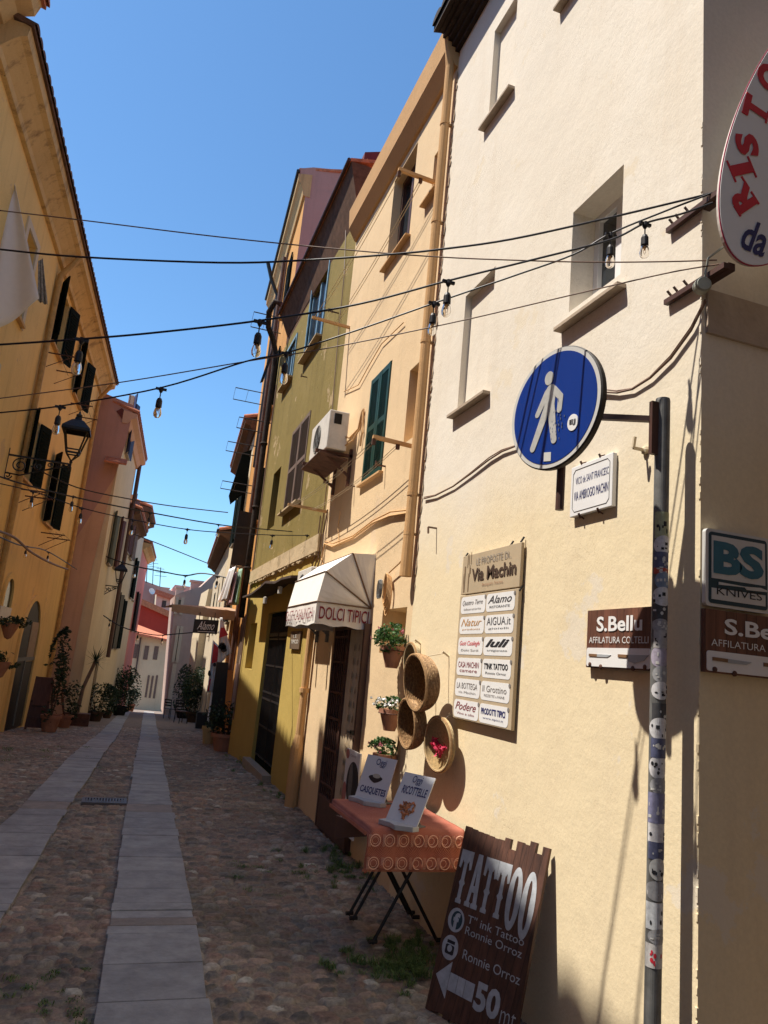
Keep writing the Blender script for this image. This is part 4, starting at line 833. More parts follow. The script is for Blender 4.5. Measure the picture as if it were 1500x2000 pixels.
potted('wide dark plant in a pot against the orange house step', gp(437,1466), .28, .32, (.42, .42, .34), 700, .085, LEAFD)
# yucca with a trunk
p = gp(146, 1416); T = thing('potted_plant', 'yucca with a bare trunk and spiky crown in a wooden trough', 'potted plant', p, 'potted plants along the house fronts')
mb = MB(); mb.box((p.x-.35, p.y-.2, p.z), (p.x+.35, p.y+.2, p.z+.32)); mb.build('trough', RUST, T)
mb = MB(); tp = p+V((.25, .1, 1.75)); mb.tube([p+V((0, 0, .3)), p+V((.05, 0, 1.0)), tp], [.06, .05, .045], 8); mb.build('trunk', BROWNS, T)
mb = MB()
for i in range(70):
    a = RND.uniform(0, 6.28); e = RND.uniform(-.5, 1.4); L_ = RND.uniform(.35, .6); dr_ = V((math.cos(a)*math.cos(e), math.sin(a)*math.cos(e), math.sin(e))); s = dr_.cross(V((0, 0, 1))).normalized()*.018; q = tp+dr_*L_-V((0, 0, .08)); mb.poly([tp-s, tp+s, q]) 
mb.build('leaves', LEAFD, T)
# rust red framed easel / crates by the door
p = gp(68, 1425); mb = MB()
for dx in (-.2, .2): mb.beam(p+V((dx, 0, 0)), p+V((dx*.8, .12, 1.15)), .05)
mb.beam(p+V((-.19, .02, .25)), p+V((.19, .02, .25)), .05); mb.beam(p+V((-.17, .12, 1.12)), p+V((.17, .12, 1.12)), .05); mb.prism([p+V((-.18, -.01, .04)), p+V((.18, -.01, .04)), p+V((.16, .1, 1.1)), p+V((-.16, .1, 1.1))], (0, .02, 0))
solo('wooden_easel', mb, woodmat('reddish_wood', (.10, .035, .025), (.18, .07, .045)), 'reddish wooden board on a stand right of the arched door', 'display stand')
# hanging pots on the yellow house
for (x, y, r_, lab) in ((18, 1228, .17, 'hanging terracotta wall pot with trailing plant, upper one on yellow house'), (3, 1303, .15, 'hanging terracotta wall pot near the lower left edge of yellow house')):
    p = FL.pt(x, y, .2); T = thing('hanging_pot', lab, 'flower pot', p-V((0, 0, .2)), 'wall pots on the yellow house')
    mb = MB(); mb.lathe(p-V((0, 0, .2)), [(0, 0), (r_*.35, .03), (r_*.8, .2), (r_, .3), (r_*.9, .3), (0, .26)], 16); mb.build('pot', TERRA, T)
    leaves('foliage', p+V((0, 0, .14)), .33, .33, .14, 260, .08, LEAFD, T, RND)
    mb = MB(); mb.tube([p+V((0, 0, .05)), FL.pt(x, y, .0)+V((0, 0, .1))], .008, 5); mb.build('hook', BLACK, T)

# ================================================================ LAUNDRY
def cloth(label, fr, px, d, mat, name='hanging_cloth', group=None, amp=.04, th=.004, nx_=16, ny_=12, freq=14, tip=0):
    "px: TL, TR, BR, BL on plane d; gathered in soft vertical folds"
    q = [fr.at(*p, d) for p in px]; mb = MB(); pts = []
    for j in range(ny_+1):
        for i in range(nx_+1):
            s, t = i/nx_, j/ny_; a = (1-s)*q[0][0]+s*q[1][0]; b = (1-s)*q[0][1]+s*q[1][1]; c = (1-s)*q[3][0]+s*q[2][0]; e = (1-s)*q[3][1]+s*q[2][1]
            pts.append(fr.P(a*(1-t)+c*t, b*(1-t)+e*t-tip*t*t*max(0, 1-abs(s-.6)*2.4), d+amp*math.sin(s*freq+t*1.3)*(0.25+.75*t)))
    mb.v = pts
    for j in range(ny_):
        for i in range(nx_): a = j*(nx_+1)+i; mb.f.append((a, a+1, a+nx_+2, a+nx_+1))
    o = solo(name, mb, mat, label, 'laundry', group, smooth=True); s = o.modifiers.new('thick', 'SOLIDIFY'); s.thickness = th; return o
SHEET = plain('white_sheet', (.72, .66, .64), .9, noise=.03, bump=.1); 
YS = YF(11.2)
cloth('large white sheet hung high from a line by the yellow house', YS, [(16,350),(26,345),(78,585),(-110,600)], 0, SHEET, amp=.07, freq=13, tip=.42, nx_=28, ny_=18)
cloth('small grey patterned cloth beside the large white sheet', YS, [(75,510),(84,505),(93,596),(74,588)], -.1, plain('grey_cloth', (.30, .26, .22), .9, noise=.5, scale=30), amp=.03)
YP = YF(25)
cloth('pink and lilac garment hanging on the left beneath the small lantern', YP, [(165,1160),(178,1160),(166,1228),(152,1232)], 0, plain('lilac_cloth', (.36, .22, .36), .9), group='washing on the left side', amp=.05)
cloth('pale pink garment hanging left of the lilac one', YP, [(146,1160),(160,1160),(146,1228),(134,1226)], 0, plain('pale_pink_cloth', (.5, .36, .34), .9), group='washing on the left side', amp=.05)
YQ = YF(18.2)
cloth('bright white towel hanging in the sun below the black shutter', F2, [(448,1112),(462,1105),(446,1172),(428,1176)], .45, plain('bright_sheet', (.85, .83, .84), .9), group='washing above the restaurant canopy')
cloth('pink patterned garment between white towel and green shirt', F2, [(459,1118),(466,1116),(455,1180),(446,1182)], .40, plain('pink_cloth', (.65, .42, .45), .9, noise=.3, scale=25), group='washing above the restaurant canopy')
cloth('green and white shirt hanging next to the orange wall', F2, [(467,1112),(475,1110),(464,1180),(456,1182)], .35, plain('green_print_cloth', (.30, .45, .34), .9, noise=.6, scale=22), group='washing above the restaurant canopy')
# black panel shutter standing out from the orange house, and the folded-out green ones further on
def shutter_px(Y, px, mat, parent, th=.05):
    fr = YF(Y); mb = MB(); mb.prism([fr.pt(*p) for p in px], (0, th, 0)); return mb.build('shutter', mat, parent)
shutter_px(16.6, [(467,996),(497,1003),(484,1106),(450,1103)], BLACK, HD)
shutter_px(20.5, [(474,884),(492,878),(481,960),(450,985),(447,968)], GREEN2, HE)
shutter_px(16.1, [(536,668),(528,690),(508,747),(514,745),(530,700)], BLACK, HD)
mb = MB(); fr = YF(16.5); mb.beam(fr.pt(452, 1106), fr.pt(500, 1110), .04); mb.tube([fr.pt(470,1106), fr.pt(440,1185)], .02, 5); mb.build('clothes_rail', GREYP, HD)

# ================================================================ RESTAURANT BITS ON THE RIGHT, FAR
a = YF(17.2); mb = MB(); zc = a.at(420, 1192)[1]
pL, pR = a.at(334, 1196)[0], a.at(484, 1186)[0]
mb.hexa([(pL, 17.2, zc), (pR, 17.2, zc), (pR, 20.5, zc+.25), (pL, 20.5, zc+.1), (pL, 17.2, zc+.03), (pR, 17.2, zc+.03), (pR, 20.5, zc+.28), (pL, 20.5, zc+.13)])
mb.hexa([(pL, 17.17, zc-.13), (pR, 17.17, zc-.2), (pR, 17.2, zc-.2), (pL, 17.2, zc-.13), (pL, 17.17, zc+.03), (pR, 17.17, zc+.03), (pR, 17.2, zc+.03), (pL, 17.2, zc+.03)])
T = thing('canopy', 'flat beige canvas canopy stretched out over the restaurant seats', 'canopy', (pR, 17.2, zgf(17.2))); mb.build('canvas', plain('beige_canvas', (.36, .25, .17), .9), T)
mb = MB(); mb.tube([(pL, 17.3, zc), (pR, 17.3, zc)], .025, 6); mb.tube([(pR, 17.2, zc), (pR, 20.5, zc+.2)], .025, 6); mb.build('frame', RUST, T)
Y1 = YF(16.8); pa, pb = Y1.at(376, 1236), Y1.at(427, 1216)
T = thing('hanging_sign', 'black sign with white script hanging under the beige canopy', 'sign', (pa[0], 16.8, pa[1])); pn = Panel(V((pa[0], 16.78, pa[1])), (1, 0, .05), (0, 0, 1)); W_, H_ = pb[0]-pa[0], .30
mb = MB(); pn.box(mb, 0, W_, 0, H_, -.03, 0); mb.build('board', BLACK, T); mb = MB(); pn.text(mb, 'Alamo', .08, W_*.85, .08, H_-.04, .004, .0, .5); pn.box(mb, .1, W_-.06, .035, .045, .002, .005); mb.build('lettering', WHITEP, T)
mb = MB(); mb.tube([pn.P(.1, H_), pn.P(.1, H_+.16)], .008, 4); mb.tube([pn.P(W_-.1, H_), pn.P(W_-.1, H_+.16)], .008, 4); mb.build('chain', BLACK, T)
def flag(label, px, Y, parts):
    o = cloth(label, YF(Y), px, 0, WHITEP, 'flag', 'flags hanging by the restaurant', amp=.05, nx_=10, ny_=14); o['category'] = 'flag'
    fr = YF(Y)
    for nm, pp, mt in parts:
        mb = MB(); pts = [fr.pt(*p, .07) for p in pp]; off = V(o.location); mb.v = []
        mb.prism(pts, (0, -.006, 0)); mb.v = [v_ for v_ in mb.v]; mb.build(nm, mt, o)
def blob(x, y, rx, ry, rot=0, k=14, sq=.15): return [(x+(rx*(1+sq*math.sin(3*q)))*math.cos(q)*math.cos(rot)-ry*math.sin(q)*math.sin(rot), y+(rx*(1+sq*math.sin(3*q)))*math.cos(q)*math.sin(rot)+ry*math.sin(q)*math.cos(rot)) for q in [2*math.pi*i/k for i in range(k)]]
RF = plain('flag_red', (.55, .05, .06), .85)
flag('white flag with red band and dark head emblem draped at the orange wall', [(430,1206),(434,1206),(452,1274),(424,1302)], 16.2, [('red_band', [(431,1226),(438,1226),(446,1240),(428,1246)], RF), ('head_emblem', blob(434, 1262, 8, 7), INK), ('head_emblem', blob(437, 1268, 6, 6), INK), ('headband', [(426,1262),(440,1257),(440,1259.5),(426,1265)], WHITEP)])
flag('second flag hanging straight down, mostly red and white with dark patches', [(416,1250),(428,1262),(420,1352),(404,1352)], 16.4, [('red_band', [(418,1256),(427,1266),(424,1292),(413,1296)], RF), ('head_emblem', blob(409, 1315, 3, 6), INK), ('head_emblem', blob(419, 1298, 3, 4), INK), ('red_band', [(409,1326),(412,1326),(408,1350),(405,1350)], RF)])
Yb = YF(15.9); mb = MB(); mb.prism([Yb.pt(*p) for p in [(424,1293),(446,1294),(436,1418),(406,1418)]], (0, .06, 0)); T = solo('menu_board', mb, BLACK, 'tall black board leaning by the orange house entrance', 'board')
mb = MB(); mb.prism([Yb.pt(*p, .01) for p in [(412,1352),(415,1352),(408,1410),(404,1410)]], (0, -.01, 0)); mb.build('bright_edge', WHITEP, T)
Yb = YF(15.2); mb = MB(); mb.prism([Yb.pt(*p) for p in [(462,1296),(478,1298),(463,1440),(446,1436)]], (0, .05, 0)); solo('menu_board', mb, plain('pinkish_panel', (.42, .30, .27), .85), 'tall pale pinkish panel standing against the orange house corner', 'board')
p = gp(384, 1424); mb = MB(); pnl = Panel(p, (1, 0, 0), (0, .25, 1)); pnl.rrect(mb, -.05, .36, .02, .52, .05, -.03, 0); T = solo('chalkboard', mb, BLACK, 'small rounded black chalkboard standing on the cobbles', 'chalkboard')
mb = MB(); 
for a, b in (((-.05, .0), (-.05, .5)), ((-.05, .53), (.36, .53)), ((.36, .0), (.36, .5))): mb.beam(pnl.P(a[0], a[1], .005), pnl.P(b[0], b[1], .005), .025)
mb.build('frame', GREYP, T)
# small cafe chairs by the shrubs
def chair(p, lab, rz):
    T = thing('chair', lab, 'chair', p, 'cafe chairs in front of the restaurant'); c_, s_ = math.cos(rz), math.sin(rz); Q = lambda x, y, z: V(p)+V((x*c_-y*s_, x*s_+y*c_, z))
    mb = MB(); mb.hexa([Q(-.2,-.2,.43),Q(.2,-.2,.43),Q(.2,.2,.43),Q(-.2,.2,.43),Q(-.2,-.2,.46),Q(.2,-.2,.46),Q(.2,.2,.46),Q(-.2,.2,.46)]); mb.build('seat', BROWNM, T)
    for x in (-.18, .18):
        for y in (-.18, .18): l_ = MB(); l_.beam(Q(x,y,0), Q(x*.95,y*.95,.43), .03); l_.build('leg', BLACK, T)
    mb = MB(); mb.beam(Q(-.18,.19,.45), Q(-.18,.24,.86), .03); mb.beam(Q(.18,.19,.45), Q(.18,.24,.86), .03)
    for z in (.6, .72, .84): mb.beam(Q(-.18,.215,z), Q(.18,.215,z), .03, .06)
    mb.build('backrest', BLACK, T)
chair(gp(352, 1412), 'dark cafe chair beside the leafy shrub, half in shadow', .5); chair(gp(330, 1404), 'dark cafe chair behind the small chalkboard', 2.4)
# yellow bin far down
p = gp(322, 1372); T = thing('litter_bin', 'yellow wheeled bin at the far end of the street', 'bin', p); mb = MB(); mb.hexa([p+V(q) for q in [(-.32,-.3,0),(.32,-.3,0),(.32,.3,0),(-.32,.3,0),(-.42,-.38,1.0),(.42,-.38,1.0),(.42,.38,1.0),(-.42,.38,1.0)]]); mb.build('body', plain('bin_yellow', (.55, .30, .02), .5), T); mb = MB(); mb.hexa([p+V(q) for q in [(-.45,-.42,1.0),(.45,-.42,1.0),(.45,.42,1.0),(-.45,.42,1.0),(-.4,-.35,1.1),(.4,-.35,1.1),(.4,.35,1.1),(-.4,.35,1.1)]]); mb.build('lid', plain('bin_yellow2', (.5, .28, .03), .5), T)
# ================================================================ STREET SIGN POLE
px_, py_ = 1.985, 2.455
T = thing('street_sign', 'blue round pedestrian sign on a side arm of a sticker covered grey pole', 'road sign', (px_, py_, 0)); TP = T
ztp = 2.80; PR = .03
mb = MB(); mb.tube([V((px_+.0, py_, -.05)), V((px_, py_, ztp))], PR, 24); mb.lathe((px_, py_, ztp), [(PR, 0), (PR*.93, .012), (0, .016)], 24); mb.build('pole', GREYP, T, smooth=False)
dc = V((1.585, 2.655, 2.752)); av = V((px_, py_, 2.735))
mb = MB(); mb.beam(V((px_-PR-.008, py_, 2.56)), V((px_-PR-.008, py_, 2.79)), .02, .045); mb.beam(av+V((-PR, 0, -.02)), dc+V((.05, .01, -.02)), .024, .024); mb.tube([dc+V((.055, .012, -.44)), dc+V((.055, .012, .22))], .018, 12); mb.build('arm', BROWNM, T)
az = math.radians(78); Rv = V((math.cos(az), math.sin(az)*-1, -.02)); pn = Panel(dc, Rv, V((0, 0, 1))-Rv*Rv.z); R0 = .272
mb = MB(); mb.lathe(dc, [(0, -.030), (R0-.012, -.030), (R0, -.024), (R0+.002, .0), (R0-.004, .006), (R0-.010, .002), (0, .002)], 72, pn.N, pn.R); mb.build('sign_plate', SIGNG, T, smooth=False)
mb = MB(); pn.disc(mb, 0, 0, R0-.004, R0-.004, .002, .0065, 72); mb.build('white_border', SIGNW, T)
mb = MB(); pn.disc(mb, 0, 0, R0-.022, R0-.022, .0065, .008, 72); mb.build('blue_face', BLUE, T)
mb = MB(); S = R0/.43
def stroke(mb, pn, pts, w0, w1, n0, n1):
    (x0, y0), (x1, y1) = pts; dx, dy = x1-x0, y1-y0; L_ = math.hypot(dx, dy); nx_, ny_ = -dy/L_, dx/L_
    P_ = [(x0+nx_*w0, y0+ny_*w0), (x1+nx_*w1, y1+ny_*w1)]
    a0 = math.atan2(dy, dx)
    out = [(x0+w0*math.cos(a0+math.pi/2+math.pi*i/8), y0+w0*math.sin(a0+math.pi/2+math.pi*i/8)) for i in range(9)] + [(x1+w1*math.cos(a0-math.pi/2+math.pi*i/8), y1+w1*math.sin(a0-math.pi/2+math.pi*i/8)) for i in range(9)]
    pn.slab(mb, [(x*S, y*S) for x, y in out], n0, n1)
k_ = .008
pn.disc(mb, -.055*S, .225*S, .042*S, .05*S, k_, k_+.002, 20)
for i, (pts, w0, w1) in enumerate([([(-.030,.125),(-.035,.03)],.050,.050), ([(-.065,.12),(-.15,-.02)],.028,.022), ([(.0,.13),(.07,.06)],.026,.024), ([(.07,.06),(.065,-.03)],.024,.022), ([(-.05,.02),(-.175,-.26)],.034,.026), ([(-.02,.02),(.03,-.235)],.036,.026)]):
    stroke(mb, pn, pts, w0, w1, k_, k_+.002+i*.0002)
mb.build('walking_figure', plain('sign_figure', (.46, .455, .43), .45, noise=.12, scale=30), T)
mb = MB(); pn.disc(mb, .125, -.095, .030, .036, k_, k_+.003, 24); st = mb.build('round_sticker', WHITEP, T)
mb = MB(); pn.text(mb, 'EJ', .108, .142, -.108, -.082, k_+.0045, .02); mb.build('lettering', INK, st)
mb = MB(); pn.slab(mb, [(-.035, -.235), (.008, -.24), (.006, -.2), (-.037, -.195)], k_, k_+.002); mb.build('paper_sticker', SIGNW, T)
mb = MB(); 
for i in range(34): x = .03+RND.gauss(0, .022); y = -.09+RND.gauss(0, .04); pn.slab(mb, [(x, y), (x+.0022, y+.001), (x+.0018, y+.009), (x-.001, y+.008)], k_, k_+.0035)
mb.build('scratches', plain('scratched_blue', (.16, .18, .26), .6), T)
# stickers wrapped round the pole (mostly visible on the street side)
stk = [(1004,1048,'y'),(1050,1080,'w'),(1082,1106,'n'),(1108,1118,'r'),(1120,1148,'b'),(1150,1180,'w'),(1184,1210,'k'),(1212,1232,'g'),(1234,1262,'e'),(1266,1300,'l'),(1303,1330,'g'),(1334,1362,'w'),(1376,1402,'k'),(1404,1440,'w'),(1444,1475,'n'),(1478,1516,'w'),(1520,1545,'g'),(1550,1602,'p'),(1604,1640,'w'),(1645,1672,'n'),(1676,1712,'c'),(1720,1752,'g'),(1762,1808,'s'),(1812,1836,'g'),(1842,1882,'r2')]
SC = dict(y=(.42,.44,.26), w=(.62,.61,.62), n=(.10,.11,.19), r=(.42,.07,.05), b=(.20,.26,.36), k=(.06,.06,.065), g=(.32,.32,.33), e=(.40,.38,.37), l=(.38,.34,.42), p=(.22,.22,.34), c=(.50,.50,.48), s=(.62,.64,.66), r2=(.60,.58,.56))
Pf = YF(py_-.02)
for j, (ya, yb, c) in enumerate(stk):
    z1 = 0; za = Frame((px_, 0, 0), (0, 1, 0), (-1, 0, 0)); q1 = YF(py_).at(1284, ya-3)[1]; q0 = YF(py_).at(1284, yb+4)[1]
    a0 = -3.2+RND.uniform(-.3, .3); a1 = -.55+RND.uniform(-.4, .35); mb = MB(); n_s = 14; rr = PR+.0012+.0003*(j % 3); rnd_c = c in 'blcg' or c in ('w',) and j % 2
    def put(mb, A0, A1, Z0, Z1, r, roundish=False):
        n0 = len(mb.v); m_ = 8
        for i in range(n_s+1):
            t = i/n_s; a = A0+(A1-A0)*t; hw_ = math.sqrt(max(.02, 1-(2*t-1)**2)) if roundish else 1
            for s in range(2): z = (Z0+Z1)/2+(s*2-1)*(Z1-Z0)/2*hw_; mb.v.append(V((px_+r*math.cos(a), py_+r*math.sin(a), z)))
        for i in range(n_s): k = n0+2*i; mb.f.append((k, k+2, k+3, k+1))
    put(mb, a0, a1, q0, q1, rr, rnd_c)
    o = mb.build('sticker', plain('sticker_'+c, SC[c], .5, noise=.22, scale=60), T)
    mk = MB()
    for i in range(RND.randint(3, 8)):
        b0 = RND.uniform(a0+.15, a1-.5); zz = RND.uniform(q0+.1*(q1-q0), q1-.35*(q1-q0)); put(mk, b0, b0+RND.uniform(.1, .45), zz, zz+(q1-q0)*RND.uniform(.06, .22), rr+.0008, RND.random() < .4)
    mk.build('print', INK if c in ('w', 'y', 's', 'c', 'e') else (REDL if c == 'r2' else SIGNW), o)

# ================================================================ SIGNS ON THE CORNER HOUSE
def px_rect(fr, tl, br, d=0):
    a = fr.at(*tl, d); b = fr.at(*br, d); return a[0], b[0], b[1], a[1]   # u left, u right, v bottom, v top
def words(pn, parent, lst, default=INK, n=.004):
    by = {}
    for it in lst:
        t, x0, x1, y0, y1, *o = it; o = o[0] if o else {}; by.setdefault(o.get('mat', default).name, (o.get('mat', default), []))[1].append((t, x0, x1, y0, y1, o))
    for _, (mt, L_) in by.items():
        mb = MB()
        for t, x0, x1, y0, y1, o in L_: pn.text(mb, t, x0, x1, y0, y1, n, o.get('bold', 0), o.get('shear', 0), o.get('rot', 0))
        mb.build('lettering', mt, parent)
# street name plaque
ul, ur, vb, vt = FR.at(1124, 950)[0], FR.at(1206, 930)[0], FR.at(1207, 989)[1], FR.at(1209, 884)[1]
pn = wall_panel(FR, ul, vb, .0); W_, H_ = ul-ur, vt-vb
T = thing('street_name_plaque', 'white marble street name plaque clamped to the wall behind the blue sign', 'plaque', FR.P((ul+ur)/2, vb, 0))
mb = MB(); pn.box(mb, 0, W_, 0, H_, .004, .028); mb.build('plate', WHITEP, T, bevel=.003)
words(pn, T, [('VICO de SANT FRANCESC', .045, W_-.03, H_*.62, H_*.76, {'bold': -.004}), ('VIA AMBROGIO MACHIN', .035, W_-.03, H_*.30, H_*.48, {'bold': .0})], NAVY, .0295)
mb = MB(); bx, by = .022, .022; cc_ = [(bx+.02, by), (W_-bx-.02, by), (W_-bx, by+.02), (W_-bx, H_-by-.02), (W_-bx-.02, H_-by), (bx+.02, H_-by), (bx, H_-by-.02), (bx, by+.02)]
for a, b in zip(cc_, cc_[1:]+cc_[:1]): mb.beam(pn.P(*a, .0288), pn.P(*b, .0288), .0022, .0016)
mb.build('border_line', INK, T)
mb = MB()
for x in (.09, W_*.7): 
    for y in (-.004, H_+.004): mb.beam(pn.P(x, y-.012, .02), pn.P(x, y+.012, .034), .008); mb.beam(pn.P(x, y+(.012 if y > 0 else -.012), 0), pn.P(x, y, .03), .006)
mb.build('clamp', RUST, T)
# directory board
ul, ur = FR.at(903, 1240)[0], FR.at(1019, 1240)[0]; vb, vt = FR.at(1009, 1428)[1], FR.at(1028, 1060)[1]
pn = wall_panel(FR, ul, vb, .0); W_, H_ = ul-ur, vt-vb
T = thing('directory_board', 'tall beige board with twelve white shop panels fixed to the white wall', 'board', FR.P((ul+ur)/2, vb, 0))
mb = MB(); pn.box(mb, 0, W_, 0, H_*.745, .012, .035); pn.box(mb, 0, W_, H_*.752, H_, .012, .033); mb.build('board', BEIGEB, T, bevel=.003)
words(pn, T, [('LE PROPOSTE DI..', W_*.27, W_*.86, H_*.925, H_*.965, {'mat': INKG, 'bold': -.005}), ('Via Machin', W_*.20, W_*.95, H_*.825, H_*.905, {'bold': .03, 'mat': plain('dark_brown_lettering', (.07, .04, .025), .7)}), ('Buongusto Toscana', W_*.40, W_*.75, H_*.785, H_*.805, {'shear': .3, 'mat': plain('brown_lettering', (.30, .14, .08), .7)})], INK, .037)
mb = MB()
for i in range(9): x = W_*(.03+.14*RND.random()); y = H_*(.77+.17*RND.random()); pn.box(mb, x, x+.006, y, y+RND.uniform(.03, .09), .0335, .0355)
pn.box(mb, W_*.05, W_*.07, H_*.77, H_*.93, .0335, .0365); pn.box(mb, W_*.13, W_*.145, H_*.77, H_*.88, .0335, .0365); mb.build('village_drawing', plain('sepia', (.25, .17, .10), .8), T)
CN = [[('Quattro Terre', 'laboratorio'), ('Alamo', 'RISTORANTE')], [('Natur', 'prodotti'), ('AIGUA.it', 'gioielli')], [('Gusti Casalinghi', 'Dolci Sardi'), ('luli', 'artigianato')], [('CASA MACHIN', 'camere'), ("T'INK TATTOO", 'Ronnie Orroz')], [('LA BOTTEGA', 'via Machin'), ('Il Grottino', 'PIZZETTE e FAINE')], [('Podere', 'Vino e olio'), ('PRODOTTI TIPICI', 'www.tipici.it')]]
rh = H_*.745/6
CM = [[INKG, INK], [plain('orange_print', (.5, .25, .08), .7), plain('dark_grey_print', (.09, .09, .1), .6)], [REDL, INK], [MAROON, INK], [INKG, INKG], [MAROON, NAVY]]
for r in range(6):
    for c in range(2):
        x0 = W_*(.035 if c == 0 else .50); x1 = W_*(.485 if c == 0 else .955); y1 = H_*.745-rh*r-.012; y0 = y1-rh*.84; pl_ = MB(); pn.rrect(pl_, x0, x1, y0, y1, .028, .034, .0365); po = pl_.build('shop_panel', WHITEP, T)
        big = r in (2, 3) and c == 1 or r == 5 and c == 1; m_ = CM[r][c]; sh = .4 if CN[r][c][0] in ('Quattro Terre', 'Alamo', 'luli', 'Natur', 'Podere', 'Gusti Casalinghi') else 0
        lt = [(CN[r][c][0], x0+.025, x1-.035, y0+rh*.38, y0+rh*(.66 if len(CN[r][c][0]) > 8 else .74), {'mat': m_, 'bold': .03 if big else 0, 'shear': sh}), (CN[r][c][1], x0+.05, x1-.055, y0+rh*.16, y0+rh*.27, {'mat': m_ if m_ != REDL else INKG})]
        words(pn, po, lt, INK, .038); dots = MB(); pn.disc(dots, x1-.004, y1-.012, .011, .013, .0355, .038, 14); dots.build('number_dot', INKG, po)
mb = MB()
for x, y in ((.02, H_+.01), (W_*.82, H_+.012), (W_*.98, H_+.02), (W_+.0, H_*.75)): mb.beam(pn.P(x, y-.02, .03), pn.P(x, y+.014, .01), .009)
mb.build('hook', INK, T)
# two knife-grinder signs and the board above the second
WBR = woodmat('brown_plank_print', (.10, .035, .022), (.21, .085, .05), 2, .6, .05, 1)
WBR2 = woodmat('brown_plank_print_b', (.10, .035, .022), (.21, .085, .05), 2, .6, .05, 0)
def knife(pn, parent, x, y, L_, kind=0):
    mb = MB(); h = L_*.07
    pn.slab(mb, [(x, y-h*.4), (x+L_*.38, y-h*.5), (x+L_*.38, y+h*.5), (x, y+h*.6)], .002, .006); o = mb.build('knife_handle_print', plain('handle_brown', (.22, .12, .06), .6), parent)
    mb = MB()
    if kind == 0: pn.slab(mb, [(x+L_*.38, y-h*.6), (x+L_*.85, y-h*.6), (x+L_, y+h*.3), (x+L_*.38, y+h*.5)], .002, .0055)
    else: pn.slab(mb, [(x+L_*.38, y-h*1.6), (x+L_*.6, y-h*2.2), (x+L_*.95, y-h*1.2), (x+L_*1.1, y+h*.5), (x+L_*.38, y+h*.5)], .002, .0055)
    mb.build('knife_blade_print', plain('blade_grey', (.38, .40, .42), .4), parent)
def grinder(pn, W_, H_, label, wm, loc):
    T = thing('shop_sign', label, 'sign', loc, 'knife grinder signs')
    mb = MB(); pn.box(mb, 0, W_, 0, H_, -.022, 0); mb.build('board', wm, T)
    mb = MB(); pn.rrect(mb, .006, W_-.006, .006, H_*.34, .012, 0, .003); mb.build('white_panel', WHITEP, T)
    words(pn, T, [('S.Bellu', W_*.17, W_*.87, H_*.62, H_*.88, {'bold': .025}), ('AFFILATURA COLTELLI', W_*.05, W_*.96, H_*.42, H_*.53, {'bold': -.004})], WHITEP, .0035)
    knife(pn, T, W_*.06, H_*.21, W_*.36); knife(pn, T, W_*.53, H_*.21, W_*.40, 1)
    mb = MB(); 
    for x, y in ((W_*.08, H_*.05), (W_*.26, H_*.02), (W_*.75, H_*.02), (W_*.92, H_*.05)): mb.lathe(pn.P(x, y, 0), [(.011, 0), (.011, .006), (.005, .01), (0, .01)], 12, pn.N)
    mb.build('bolt', RUST, T); return T
ul = FR.at(1155, 1250)[0]; vb, vt = FR.at(1155, 1304)[1], FR.at(1155, 1194)[1]; H_ = vt-vb; W_ = .47
grinder(wall_panel(FR, ul, vb, .025), W_, H_, 'small brown plank sign S.Bellu on the sunlit wall, right end behind the pole', WBR, FR.P(ul-W_/2, vb, 0))
def wp(fr, x, y, d): u, v = fr.at(x, y, d); return Panel(fr.P(u, v, d), fr.d, (0, 0, 1)), u, v
pn, u0, v0 = wp(FC, 1377, 1312, .03); v1 = FC.at(1380, 1186, .03)[1]; H2 = v1-v0; 
grinder(pn, .53, H2-.004, 'larger brown plank sign S.Bellu on the shaded corner wall under the knives board', WBR2, FC.P(u0+.2, v0, 0))
pn, u0, v0 = wp(FC, 1378, 1182, .03); v1 = FC.at(1382, 1031, .03)[1]; H_ = v1-v0; W_ = .32
T = thing('shop_sign', 'square white and teal BS KNIVES sign on the shaded corner wall', 'sign', FC.P(u0+.2, v0, 0))
mb = MB(); pn.rrect(mb, 0, W_, 0, H_, .016, -.02, 0); mb.build('board', SIGNW, T)
mb = MB(); pn.rrect(mb, .014, W_-.014, .012, H_-.012, .014, 0, .002); mb.build('dark_frame', TEALD, T)
mb = MB(); pn.box(mb, .026, W_-.026, H_*.36, H_-.026, .002, .0035); pn.box(mb, .026, W_-.026, .028, H_*.235, .002, .0035); mb.build('white_panel', SIGNW, T)
words(pn, T, [('BS', .034, W_-.034, H_*.42, H_-.045, {'mat': TEALL, 'bold': .05}), ('KNIVES', .05, W_-.045, .048, .048+H_*.10, {'mat': INK})], INK, .005)
mb = MB(); pn.slab(mb, [(.06, H_*.285), (.19, H_*.30), (.20, H_*.27), (.33, H_*.285), (.27, H_*.325), (.19, H_*.31), (.06, H_*.32)], .002, .0045); mb.build('knife_outline', SIGNW, T)
# oval restaurant sign on two flat bars
sf = YF(2.20); ovx0, ovz0 = sf.at(1405, 410)[0], sf.at(1480, 520)[1]
T = thing('restaurant_sign', 'big oval white RISTORANTE sign held off the corner on two flat bars', 'sign', (2.1, 2.3, 3.3)); 
a_ = .62; b_o = .92; cx, cz = ovx0+.335, ovz0+.62
